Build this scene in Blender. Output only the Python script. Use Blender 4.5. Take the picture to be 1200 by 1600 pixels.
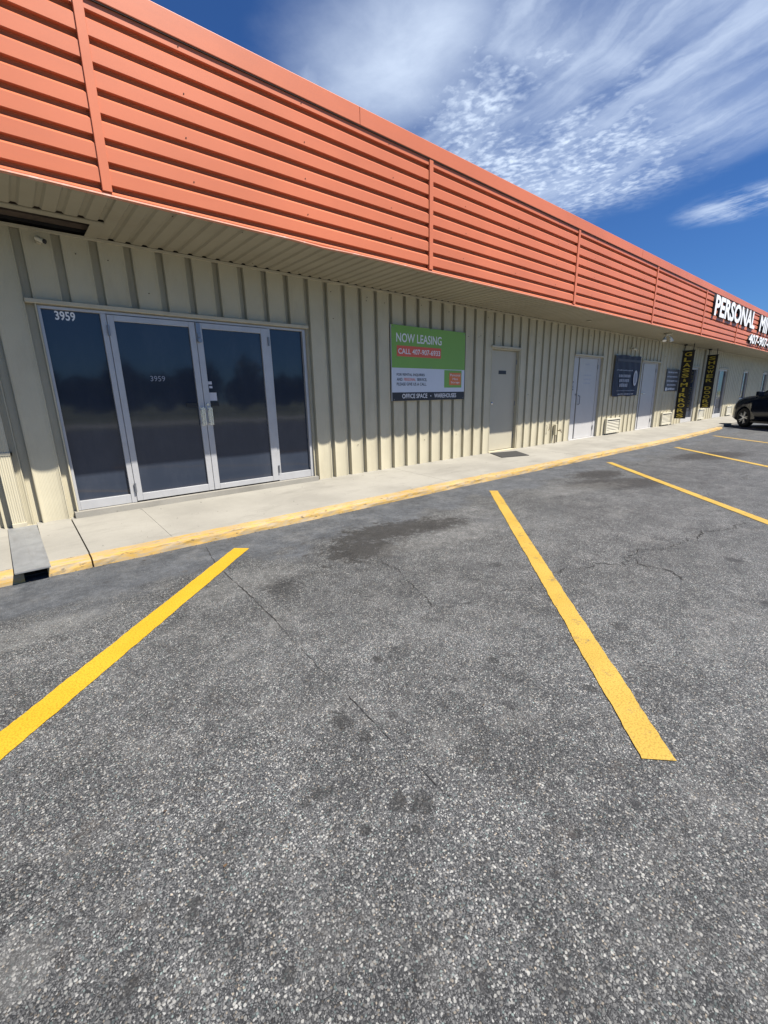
import bpy, bmesh, math, random
from mathutils import Vector, Matrix, noise as mnoise
random.seed(7)
for o in list(bpy.data.objects): bpy.data.objects.remove(o)
sc = bpy.context.scene
COL = sc.collection
R = math.radians
# ------------------------------------------------------------------ camera
CAM_H = 1.364
cam_d = bpy.data.cameras.new("camera"); cam = bpy.data.objects.new("camera", cam_d); COL.objects.link(cam)
cam_d.sensor_fit = 'VERTICAL'; cam_d.sensor_height = 36.0; cam_d.sensor_width = 27.0
cam_d.lens = 36.0 * 679.0 / 1600.0
cam_d.clip_start = 0.05; cam_d.clip_end = 3000
r_ = Vector((0.76055654, -0.64887254, -0.02276334)); u_ = Vector((0.18022705, 0.17730606, 0.96751267)); f_ = Vector((0.62375633, 0.73995066, -0.25179567))
m = Matrix((r_, u_, -f_)).transposed().to_4x4(); m.translation = (0, 0, CAM_H)
cam.matrix_world = m
sc.camera = cam
# ------------------------------------------------------------------ light and exposure
SUN_DIR = Vector((0.55, -1.0, 1.95)).normalized()          # towards the sun
SUN_EL = math.asin(SUN_DIR.z); SUN_AZ = math.atan2(SUN_DIR.x, SUN_DIR.y)
sun_d = bpy.data.lights.new("sun", 'SUN'); sun = bpy.data.objects.new("sun", sun_d); COL.objects.link(sun)
sun_d.energy = 5.0; sun_d.angle = R(0.5); sun_d.color = (1.0, 0.95, 0.87)
sun.rotation_euler = SUN_DIR.to_track_quat('Z', 'Y').to_euler(); sun.location = (5, -10, 20)
sc.view_settings.view_transform = 'Standard'; sc.view_settings.look = 'None'
sc.view_settings.exposure = 0.84; sc.view_settings.gamma = 1.0
try: sc.view_settings.use_curve_mapping = False
except Exception: pass
sc.render.engine = 'CYCLES'
sc.cycles.use_denoising = True
sc.cycles.max_bounces = 8
sc.cycles.diffuse_bounces = 1


class NT:
    """small helper round a node tree"""
    def __init__(s, tree): s.t = tree; s.n = tree.nodes; s.l = tree.links
    def node(s, typ, **kw):
        n = s.n.new(typ)
        for k, v in kw.items():
            setattr(n, k, v)
        return n
    def put(s, sock, v):
        if hasattr(v, 'links') or hasattr(v, 'is_linked'): s.l.new(v, sock)
        elif v is not None: sock.default_value = v
    def math(s, op, a, b=None, c=None, clamp=False):
        n = s.node('ShaderNodeMath', operation=op, use_clamp=clamp)
        s.put(n.inputs[0], a)
        if b is not None: s.put(n.inputs[1], b)
        if c is not None: s.put(n.inputs[2], c)
        return n.outputs[0]
    def vmath(s, op, a, b=None):
        n = s.node('ShaderNodeVectorMath', operation=op)
        s.put(n.inputs[0], a)
        if b is not None: s.put(n.inputs[1], b)
        return n.outputs['Value'] if op in ('LENGTH', 'DOT_PRODUCT', 'DISTANCE') else n.outputs[0]
    def mix(s, fac, a, b, blend='MIX'):
        n = s.node('ShaderNodeMix', data_type='RGBA', blend_type=blend)
        s.put(n.inputs['Factor'], fac)
        for nm, v in (('A', a), ('B', b)):
            sock = [i for i in n.inputs if i.name == nm and i.type == 'RGBA'][0]
            if isinstance(v, (tuple, list)) and len(v) == 3: v = (*v, 1)
            s.put(sock, v)
        return [o for o in n.outputs if o.type == 'RGBA'][0]
    def smooth(s, v, a, b):
        n = s.node('ShaderNodeMapRange', interpolation_type='SMOOTHSTEP')
        s.put(n.inputs['Value'], v); s.put(n.inputs['From Min'], a); s.put(n.inputs['From Max'], b)
        return n.outputs['Result']
    def ramp(s, v, stops):
        n = s.node('ShaderNodeValToRGB'); e = n.color_ramp.elements
        while len(e) < len(stops): e.new(0.5)
        for i, (p, c) in enumerate(stops):
            e[i].position = p
            e[i].color = (c, c, c, 1) if not isinstance(c, (tuple, list)) else (*c, 1)
        s.put(n.inputs[0], v)
        return n.outputs[0]
    def noise(s, vec, scale, detail=3, rough=0.55, dist=0.0, out='Fac'):
        n = s.node('ShaderNodeTexNoise')
        s.put(n.inputs['Vector'], vec); n.inputs['Scale'].default_value = scale
        n.inputs['Detail'].default_value = detail; n.inputs['Roughness'].default_value = rough
        n.inputs['Distortion'].default_value = dist
        return n.outputs[out]
    def scalev(s, vec, v):
        return s.vmath('MULTIPLY', vec, v)


# ------------------------------------------------------------------ sky with cirrus
world = bpy.data.worlds.new("World"); sc.world = world; world.use_nodes = True
w = NT(world.node_tree); w.n.clear()
sky = w.node('ShaderNodeTexSky', sky_type='NISHITA'); sky.sun_disc = False
sky.sun_elevation = SUN_EL; sky.sun_rotation = SUN_AZ
sky.air_density = 1.0; sky.dust_density = 0.05; sky.ozone_density = 3.2; sky.altitude = 0
tc = w.node('ShaderNodeTexCoord')
sep = w.node('ShaderNodeSeparateXYZ'); w.l.new(tc.outputs['Generated'], sep.inputs[0])
zz = w.math('MAXIMUM', sep.outputs[2], 0.03)
U = w.math('DIVIDE', sep.outputs[0], zz); V = w.math('DIVIDE', sep.outputs[1], zz)
comb = w.node('ShaderNodeCombineXYZ'); w.l.new(U, comb.inputs[0]); w.l.new(V, comb.inputs[1])
P2 = comb.outputs[0]
warp = w.noise(P2, 1.8, 6, 0.6, 0, 'Color')
warp = w.vmath('SUBTRACT', warp, (0.5, 0.5, 0.5))
Pw = w.vmath('ADD', P2, w.scalev(warp, (0.30, 0.22, 0)))
sw = w.node('ShaderNodeSeparateXYZ'); w.l.new(Pw, sw.inputs[0])
# streak coordinates: across / along the cirrus fibres
acr = w.math('SUBTRACT', sw.outputs[0], w.math('MULTIPLY', sw.outputs[1], 0.30))
cs = w.node('ShaderNodeCombineXYZ'); w.l.new(w.math('MULTIPLY', acr, 5.0), cs.inputs[0]); w.l.new(w.math('MULTIPLY', sw.outputs[1], 0.9), cs.inputs[1])
fib = w.noise(cs.outputs[0], 1.0, 4, 0.52, 0.1)
cs2 = w.node('ShaderNodeCombineXYZ'); w.l.new(w.math('MULTIPLY', acr, 14.0), cs2.inputs[0]); w.l.new(w.math('MULTIPLY', sw.outputs[1], 2.4), cs2.inputs[1])
fib2 = w.noise(cs2.outputs[0], 1.0, 4, 0.6, 0.1)
iso = w.noise(P2, 3.2, 9, 0.62, 0.3)
low = w.noise(w.vmath('ADD', P2, (7.3, 2.1, 0)), 2.1, 4, 0.55)
band = w.math('MULTIPLY', w.smooth(sw.outputs[0], 0.78, 1.02), w.smooth(sw.outputs[0], 2.80, 2.30))
veil = w.smooth(w.math('ADD', w.math('MULTIPLY', fib, 0.55), w.math('ADD', w.math('MULTIPLY', fib2, 0.17), w.math('MULTIPLY', iso, 0.28))), 0.36, 0.70)
def blob2(cx, cy, rx, ry, a, b):
    d = w.vmath('SUBTRACT', Pw, (cx, cy, 0)); d = w.scalev(d, (1 / rx, 1 / ry, 0))
    return w.smooth(w.vmath('LENGTH', d), b, a)
# rippled high cloud
rw = w.scalev(w.vmath('ADD', P2, w.scalev(warp, (0.10, 0.10, 0))), (30.0, 24.0, 1.0))
rn = w.math('ADD', w.math('MULTIPLY', w.noise(rw, 1.0, 3, 0.5, 0.2), 0.75), w.math('MULTIPLY', w.noise(P2, 5.0, 4, 0.6), 0.32))
rp = w.smooth(w.math('ADD', rn, w.math('MULTIPLY', w.math('SUBTRACT', iso, 0.5), 0.35)), 0.38, 0.76)
mmask = w.math('MAXIMUM', blob2(1.80, 1.14, 0.85, 0.52, 0.05, 1.4), blob2(2.25, 1.22, 0.55, 0.60, 0.1, 1.35))
patch = w.smooth(w.math('ADD', w.math('MULTIPLY', low, 0.7), w.math('MULTIPLY', iso, 0.45)), 0.42, 0.68)
mack = w.math('MULTIPLY', mmask, w.math('ADD', w.math('ADD', 0.16, w.math('MULTIPLY', patch, 0.24)), w.math('MULTIPLY', rp, w.math('ADD', 0.22, w.math('MULTIPLY', patch, 0.62)))))
left_veil = w.math('MULTIPLY', blob2(1.12, 1.18, 0.36, 0.52, 0.05, 1.25), w.math('ADD', 0.34, w.math('MULTIPLY', iso, 0.75)))
right_wisp = w.math('MULTIPLY', blob2(2.15, 0.62, 0.45, 0.45, 0.2, 1.1), w.math('ADD', 0.25, w.math('MULTIPLY', veil, 0.6)))
gen = w.math('MULTIPLY', band, w.math('ADD', 0.16, w.math('MULTIPLY', veil, 0.58)))
blue_gap = w.math('SUBTRACT', 1.0, w.math('MULTIPLY', blob2(1.45, 1.05, 0.22, 0.10, 0.2, 1.1), 0.6))
dens = w.math('MAXIMUM', w.math('MULTIPLY', gen, blue_gap), mack)
dens = w.math('MAXIMUM', dens, w.math('MAXIMUM', left_veil, right_wisp))
small = w.math('MULTIPLY', blob2(3.34, 0.72, 0.36, 0.50, 0.15, 1.0), w.smooth(w.math('ADD', w.math('MULTIPLY', fib2, 0.5), w.math('MULTIPLY', iso, 0.9)), 0.50, 0.90))
dens = w.math('MAXIMUM', dens, w.math('MULTIPLY', small, 0.95))
dens = w.math('MULTIPLY', dens, w.math('MULTIPLY', w.smooth(sep.outputs[2], 0.06, 0.2), w.smooth(sep.outputs[1], -0.35, 0.0)), clamp=True)
CLOUD = (8.8, 10.2, 12.4)
skc = w.mix(1.0, sky.outputs[0], (0.40, 0.70, 1.13), 'MULTIPLY')
skycol = w.mix(dens, skc, CLOUD)
bg = w.node('ShaderNodeBackground'); w.l.new(skycol, bg.inputs[0]); bg.inputs[1].default_value = 0.05
wo = w.node('ShaderNodeOutputWorld'); w.l.new(bg.outputs[0], wo.inputs[0])

# ------------------------------------------------------------------ mesh helpers
class MB:
    def __init__(s): s.v = []; s.f = []; s.m = []; s.sm = []
    def add(s, verts, faces, mi=0, smooth=False):
        b = len(s.v); s.v += [tuple(p) for p in verts]
        for f in faces: s.f.append([i + b for i in f]); s.m.append(mi); s.sm.append(smooth)
    def box(s, x0, x1, y0, y1, z0, z1, mi=0):
        v = [(x, y, z) for z in (z0, z1) for y in (y0, y1) for x in (x0, x1)]
        s.add(v, [(0, 2, 3, 1), (4, 5, 7, 6), (0, 1, 5, 4), (2, 6, 7, 3), (0, 4, 6, 2), (1, 3, 7, 5)], mi)
    def bbox(s, x0, x1, y0, y1, z0, z1, b=0.004, mi=0):
        """box with chamfered edges"""
        bm = bmesh.new(); bmesh.ops.create_cube(bm, size=1)
        for q in bm.verts: q.co = Vector(((x0 + x1) / 2 + q.co.x * (x1 - x0), (y0 + y1) / 2 + q.co.y * (y1 - y0), (z0 + z1) / 2 + q.co.z * (z1 - z0)))
        b = min(b, 0.45 * min(x1 - x0, y1 - y0, z1 - z0))
        bmesh.ops.bevel(bm, geom=bm.edges[:], offset=b, segments=2, affect='EDGES', profile=0.5)
        s.bm(bm, mi); bm.free()
    def bm(s, bm, mi=0, smooth=False):
        bm.verts.index_update()
        s.add([q.co[:] for q in bm.verts], [[q.index for q in f.verts] for f in bm.faces], mi, smooth)
    def quad(s, a, b, c, d, mi=0): s.add([a, b, c, d], [(0, 1, 2, 3)], mi)
    def grid(s, rows, mi=0, smooth=False, closed=False):
        n = len(rows[0]); v = [p for r in rows for p in r]; f = []
        for i in range(len(rows) - 1):
            for j in range(n - (0 if closed else 1)):
                k = (j + 1) % n
                f.append((i * n + j, i * n + k, (i + 1) * n + k, (i + 1) * n + j))
        s.add(v, f, mi, smooth)
    def cyl(s, a, b, r, n=16, mi=0, r2=None, caps=True, smooth=True):
        a, b = Vector(a), Vector(b); d = (b - a).normalized(); t = d.orthogonal().normalized(); q = d.cross(t)
        r2 = r if r2 is None else r2
        ra = [a + (t * math.cos(2 * math.pi * i / n) + q * math.sin(2 * math.pi * i / n)) * r for i in range(n)]
        rb = [b + (t * math.cos(2 * math.pi * i / n) + q * math.sin(2 * math.pi * i / n)) * r2 for i in range(n)]
        s.grid([ra, rb], mi, smooth, True)
        if caps: s.add(ra, [list(range(n))[::-1]], mi); s.add(rb, [list(range(n))], mi)
    def tube(s, pts, r, n=8, mi=0):
        for a, b in zip(pts[:-1], pts[1:]): s.cyl(a, b, r, n, mi)
    def lathe(s, prof, centre, axis, n=32, mi=0, smooth=True):
        """prof: (distance along axis, radius)"""
        c, d = Vector(centre), Vector(axis).normalized(); t = d.orthogonal().normalized(); q = d.cross(t)
        s.grid([[c + d * h + (t * math.cos(2 * math.pi * i / n) + q * math.sin(2 * math.pi * i / n)) * rr for i in range(n)] for h, rr in prof], mi, smooth, True)
    def build(s, name, mats, parent=None, origin=None, fix=True):
        if not isinstance(mats, (list, tuple)): mats = [mats]
        org = Vector(origin) if origin is not None else (parent_world(parent) if parent else Vector((0, 0, 0)))
        me = bpy.data.meshes.new(name)
        me.from_pydata([tuple(Vector(p) - org) for p in s.v], [], s.f)
        for mt in mats: me.materials.append(mt)
        me.polygons.foreach_set('material_index', s.m); me.polygons.foreach_set('use_smooth', s.sm)
        if fix:
            b = bmesh.new(); b.from_mesh(me); bmesh.ops.recalc_face_normals(b, faces=b.faces[:]); b.to_mesh(me); b.free()
        me.update()
        o = bpy.data.objects.new(name, me); COL.objects.link(o)
        if parent: o.parent = parent; o.location = org - parent_world(parent)
        else: o.location = org
        return o
def parent_world(p):
    l = Vector((0, 0, 0))
    while p: l = l + p.location; p = p.parent
    return l
def tag(o, label=None, cat=None, group=None, kind=None):
    if label: o['label'] = label
    if cat: o['category'] = cat
    if group: o['group'] = group
    if kind: o['kind'] = kind
    return o
def thing(name, label, cat, loc=(0, 0, 0), group=None):
    o = bpy.data.objects.new(name, None); COL.objects.link(o); o.location = loc; o.empty_display_size = 0.1
    return tag(o, label, cat, group)
def copy_tree(o, parent=None):
    c = o.copy(); COL.objects.link(c)
    if parent: c.parent = parent
    for ch in list(o.children): copy_tree(ch, c)
    return c

def text_mesh(txt, bold=0.0, ext=0.0):
    cu = bpy.data.curves.new("lettering", 'FONT'); cu.body = txt; cu.size = 1.0; cu.offset = bold; cu.extrude = ext; cu.resolution_u = 3
    o = bpy.data.objects.new("lettering", cu); COL.objects.link(o)
    bpy.context.view_layer.update()
    dg = bpy.context.evaluated_depsgraph_get()
    me = bpy.data.meshes.new_from_object(o.evaluated_get(dg))
    bpy.data.objects.remove(o); bpy.data.curves.remove(cu)
    return me
def lettering(txt, x0, x1, z0, z1, y, mat, parent, bold=0.0, depth=0.0, name="lettering", face='-Y', mats=None, zf=None):
    """text filling a box on a wall plane; face -Y: x runs along +X; face -X: x runs along -Y (x0 = Y at the text's left)"""
    me = text_mesh(txt, bold, 0.5 if depth else 0.0)
    xs = [q.co.x for q in me.vertices]; ys = [q.co.y for q in me.vertices]
    a, b, c, d = min(xs), max(xs), min(ys), max(ys)
    org = parent_world(parent)
    for q in me.vertices:
        s = x0 + (q.co.x - a) / (b - a) * (x1 - x0); h = z0 + (q.co.y - c) / (d - c) * (z1 - z0)
        dep = q.co.z * depth
        if zf: h += zf(s)
        p = Vector((s, y - dep, h)) if face == '-Y' else Vector((y - dep, s, h))
        q.co = p - org
    me.materials.clear()
    for mt in (mats or [mat]): me.materials.append(mt)
    if mats and len(mats) > 1:
        me.update()
        for p in me.polygons:
            p.material_index = 0 if (p.normal.y < -0.8 or (abs(p.normal.y) > .8 and (p.center + org).y < y)) else 1
    o = bpy.data.objects.new(name, me); COL.objects.link(o); o.parent = parent
    return o

# ------------------------------------------------------------------ materials
MATS = {}
def mat(name, col, rough=0.6, metal=0.0, spec=0.5, var=0.0, vscale=6.0, bump=0.0, bscale=40.0, dirt=None, coat=0.0):
    mt = bpy.data.materials.new(name); mt.use_nodes = True; t = NT(mt.node_tree); t.n.clear()
    p = t.node('ShaderNodeBsdfPrincipled'); o = t.node('ShaderNodeOutputMaterial'); t.l.new(p.outputs[0], o.inputs[0])
    c4 = (*col, 1)
    p.inputs['Base Color'].default_value = c4; p.inputs['Roughness'].default_value = rough; p.inputs['Metallic'].default_value = metal
    p.inputs['Specular IOR Level'].default_value = spec; p.inputs['Coat Weight'].default_value = coat
    tcn = t.node('ShaderNodeTexCoord'); ob = tcn.outputs['Object']
    colour = None
    if var:
        nz = t.noise(ob, vscale, 5, 0.6)
        colour = t.mix(t.smooth(nz, 0.25, 0.75), tuple(x * (1 - var) for x in col), tuple(min(1, x * (1 + var)) for x in col))
    if dirt:
        dcol, amt, sc_ = dirt
        nz = t.noise(t.scalev(ob, sc_), 1.0, 6, 0.68)
        colour = t.mix(t.math('MULTIPLY', t.smooth(nz, 0.48, 0.78), amt), colour or c4, dcol)
    if colour: t.l.new(colour, p.inputs['Base Color'])
    if bump:
        b = t.node('ShaderNodeBump'); b.inputs['Strength'].default_value = bump; b.inputs['Distance'].default_value = 0.004
        t.l.new(t.noise(ob, bscale, 4, 0.6), b.inputs['Height']); t.l.new(b.outputs[0], p.inputs['Normal'])
    mt['_p'] = 1
    MATS[name] = mt
    return mt
def principled(mt): return [n for n in mt.node_tree.nodes if n.type == 'BSDF_PRINCIPLED'][0]

M_wall = mat('cream_metal_siding', (0.55, 0.50, 0.36), 0.5, var=0.06, vscale=1.7, dirt=((0.30, 0.25, 0.16), 0.35, (2.5, 2.5, 0.7)), spec=0.3)
t = NT(M_wall.node_tree); p = principled(M_wall)          # fine vertical flutes in the pans
tcn = t.node('ShaderNodeTexCoord'); sp = t.node('ShaderNodeSeparateXYZ'); t.l.new(tcn.outputs['Object'], sp.inputs[0])
wv = t.math('MULTIPLY', t.math('SINE', t.math('MULTIPLY', sp.outputs[0], 2 * math.pi / 0.0125)), t.smooth(sp.outputs[0], 5.0, 2.5))
b = t.node('ShaderNodeBump'); b.inputs['Strength'].default_value = 0.32; b.inputs['Distance'].default_value = 0.0018
t.l.new(wv, b.inputs['Height']); t.l.new(b.outputs[0], p.inputs['Normal'])
M_trim = mat('cream_trim', (0.50, 0.455, 0.335), 0.5, var=0.06, vscale=3, dirt=((0.28, 0.23, 0.15), 0.4, (5, 5, 5)))
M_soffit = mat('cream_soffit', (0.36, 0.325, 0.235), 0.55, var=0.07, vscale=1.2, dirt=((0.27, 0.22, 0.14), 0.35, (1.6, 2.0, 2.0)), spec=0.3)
M_coral = mat('coral_painted_metal', (0.575, 0.165, 0.077), 0.42, var=0.09, vscale=0.55, dirt=((0.42, 0.135, 0.08), 0.30, (0.35, 3.0, 3.0)), spec=0.45, bump=0.15, bscale=3.0)
M_coraledge = mat('coral_worn_edge', (0.58, 0.25, 0.16), 0.5, dirt=((0.62, 0.52, 0.46), 0.8, (9, 3, 3)))
M_seam = mat('dark_joint', (0.035, 0.02, 0.015), 0.8)
M_void = mat('dark_void', (0.012, 0.011, 0.010), 0.9)
M_alum = mat('brushed_aluminium_frame', (0.475, 0.475, 0.475), 0.42, 0.25, var=0.06, vscale=5, dirt=((0.35, 0.35, 0.35), 0.3, (9, 9, 2)))
M_alumdk = mat('grey_hardware', (0.25, 0.26, 0.28), 0.35, 0.7)
M_chrome = mat('polished_steel', (0.7, 0.7, 0.7), 0.2, 0.95)
M_black = mat('black_plastic', (0.012, 0.012, 0.014), 0.4)
M_white = mat('white_paint', (0.50, 0.49, 0.475), 0.45, var=0.03, vscale=4, dirt=((0.5, 0.5, 0.5), 0.25, (4, 4, 1)))
M_whitevinyl = mat('white_vinyl', (0.80, 0.80, 0.80), 0.5)
M_door = mat('beige_painted_door', (0.47, 0.43, 0.325), 0.5, var=0.03, vscale=2)
M_glass = mat('tinted_glass', (0.022, 0.029, 0.045), 0.055, spec=0.5)
t = NT(M_glass.node_tree); p = principled(M_glass); tcn = t.node('ShaderNodeTexCoord')
b = t.node('ShaderNodeBump'); b.inputs['Strength'].default_value = 0.05; b.inputs['Distance'].default_value = 0.02
t.l.new(t.noise(tcn.outputs['Object'], 2.2, 2, 0.5), b.inputs['Height']); t.l.new(b.outputs[0], p.inputs['Normal'])
nz = t.noise(t.scalev(tcn.outputs['Object'], (3, 3, 1.0)), 1.0, 6, 0.7)
t.l.new(t.mix(t.smooth(nz, 0.4, 0.8), (0.028, 0.037, 0.056), (0.044, 0.053, 0.073)), p.inputs['Base Color'])
M_green = mat('green_sign_print', (0.20, 0.40, 0.075), 0.5, var=0.03, vscale=2)
M_signwhite = mat('white_sign_print', (0.62, 0.66, 0.72), 0.5, var=0.03, vscale=2)
M_signblack = mat('black_sign_print', (0.02, 0.022, 0.026), 0.5)
M_red = mat('red_sign_print', (0.70, 0.12, 0.07), 0.5)
M_ink = mat('dark_ink', (0.03, 0.04, 0.05), 0.6)
M_navy = mat('navy_banner_cloth', (0.018, 0.022, 0.045), 0.6, var=0.15, vscale=3)
M_blackcloth = mat('black_banner_cloth', (0.014, 0.012, 0.010), 0.65, var=0.2, vscale=5)
M_yellowprint = mat('yellow_print', (0.62, 0.47, 0.06), 0.6)
M_whiteprint = mat('pale_print', (0.55, 0.56, 0.60), 0.6)
M_dim = mat('dim_print', (0.30, 0.32, 0.38), .6)
M_greysign = mat('grey_sign_panel', (0.12, 0.12, 0.125), 0.5, var=0.1)
M_greysteel = mat('galvanised_plate', (0.25, 0.255, 0.255), 0.55, 0.25, var=0.14, vscale=7, dirt=((0.16, 0.15, 0.14), 0.5, (12, 2, 2)), bump=0.2, bscale=30)
M_rubber = mat('dark_rubber_mat', (0.035, 0.034, 0.032), 0.9, bump=0.6, bscale=120)
M_ac = mat('cream_vent_metal', (0.64, 0.60, 0.47), 0.5, var=0.05, dirt=((0.3, 0.27, 0.2), 0.4, (6, 6, 6)))
M_pipe = mat('weathered_pipe', (0.30, 0.25, 0.18), 0.6, 0.2, var=0.2)
M_carpaint = mat('dark_navy_car_paint', (0.006, 0.009, 0.018), 0.18, 0.0, spec=0.3, coat=0.0)
M_tyre = mat('tyre_rubber', (0.014, 0.014, 0.014), 0.8)
M_rim = mat('silver_alloy', (0.62, 0.63, 0.64), 0.3, 0.8)
M_head = mat('headlight_lens', (0.55, 0.58, 0.6), 0.08, 0.2)
M_tail = mat('red_lens', (0.35, 0.01, 0.01), 0.15)
M_lamp = mat('bulb_white', (0.80, 0.80, 0.76), 0.35)

# concrete
def concrete(name, col, yellow=False):
    mt = bpy.data.materials.new(name); mt.use_nodes = True; t = NT(mt.node_tree); t.n.clear()
    p = t.node('ShaderNodeBsdfPrincipled'); o = t.node('ShaderNodeOutputMaterial'); t.l.new(p.outputs[0], o.inputs[0])
    ob = t.node('ShaderNodeTexCoord').outputs['Object']
    n1 = t.noise(ob, 1.1, 6, 0.6); n2 = t.noise(ob, 55, 3, 0.6); n3 = t.noise(t.scalev(ob, (0.5, 1.6, 1)), 2.6, 5, 0.65)
    c = t.mix(t.smooth(n1, 0.3, 0.7), tuple(x * 0.86 for x in col), tuple(x * 1.08 for x in col))
    c = t.mix(t.math('MULTIPLY', t.smooth(n3, 0.50, 0.74), 0.50), c, tuple(x * 0.62 for x in col))
    c = t.mix(t.math('MULTIPLY', t.smooth(n2, 0.55, 0.8), 0.35), c, tuple(x * 0.6 for x in col))
    vor = t.node('ShaderNodeTexVoronoi'); t.l.new(ob, vor.inputs['Vector']); vor.inputs['Scale'].default_value = 5.0
    spot = t.math('LESS_THAN', t.math('ADD', vor.outputs['Distance'], t.math('MULTIPLY', t.noise(ob, 14, 4, 0.6), 0.14)), 0.125)
    c = t.mix(t.math('MULTIPLY', spot, 0.45), c, tuple(x * 0.35 for x in col))
    if yellow:
        sp = t.node('ShaderNodeSeparateXYZ'); t.l.new(ob, sp.inputs[0])
        nn = t.noise(t.scalev(ob, (3, 3, 3)), 3.0, 6, 0.65)
        edge = t.math('ADD', sp.outputs[1], t.math('MULTIPLY', nn, 0.07))
        attr = t.node('ShaderNodeAttribute'); attr.attribute_name = 'paint'
        e2 = t.math('ADD', attr.outputs['Fac'], t.math('MULTIPLY', t.math('SUBTRACT', nn, 0.5), 0.45))
        painted = t.smooth(e2, 0.42, 0.58)
        wear = t.smooth(t.noise(t.scalev(ob, (1.6, 8, 8)), 3.2, 8, 0.74), 0.40, 0.60)
        fine = t.smooth(t.noise(ob, 75, 3, 0.7), 0.45, 0.75)
        keep = t.math('SUBTRACT', 1.0, t.math('MULTIPLY', wear, t.math('ADD', 0.55, t.math('MULTIPLY', fine, 0.45))), clamp=True)
        yc = t.mix(t.smooth(n1, 0.3, 0.7), (0.42, 0.255, 0.057), (0.51, 0.335, 0.105))
        dark = t.smooth(t.noise(t.scalev(ob, (2, 6, 6)), 4.5, 7, 0.72), 0.57, 0.66)
        c = t.mix(t.math('MULTIPLY', painted, keep), c, yc)
        c = t.mix(t.math('MULTIPLY', dark, 0.8), c, (0.08, 0.07, 0.06))
    t.l.new(c, p.inputs['Base Color']); p.inputs['Roughness'].default_value = 0.85; p.inputs['Specular IOR Level'].default_value = 0.25
    b = t.node('ShaderNodeBump'); b.inputs['Strength'].default_value = 0.35; b.inputs['Distance'].default_value = 0.004
    t.l.new(t.math('ADD', n2, t.math('MULTIPLY', n1, 2.0)), b.inputs['Height']); t.l.new(b.outputs[0], p.inputs['Normal'])
    return mt
M_conc = concrete('sidewalk_concrete', (0.30, 0.284, 0.245))
M_curb = concrete('curb_concrete_yellow', (0.32, 0.30, 0.26), True)

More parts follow.
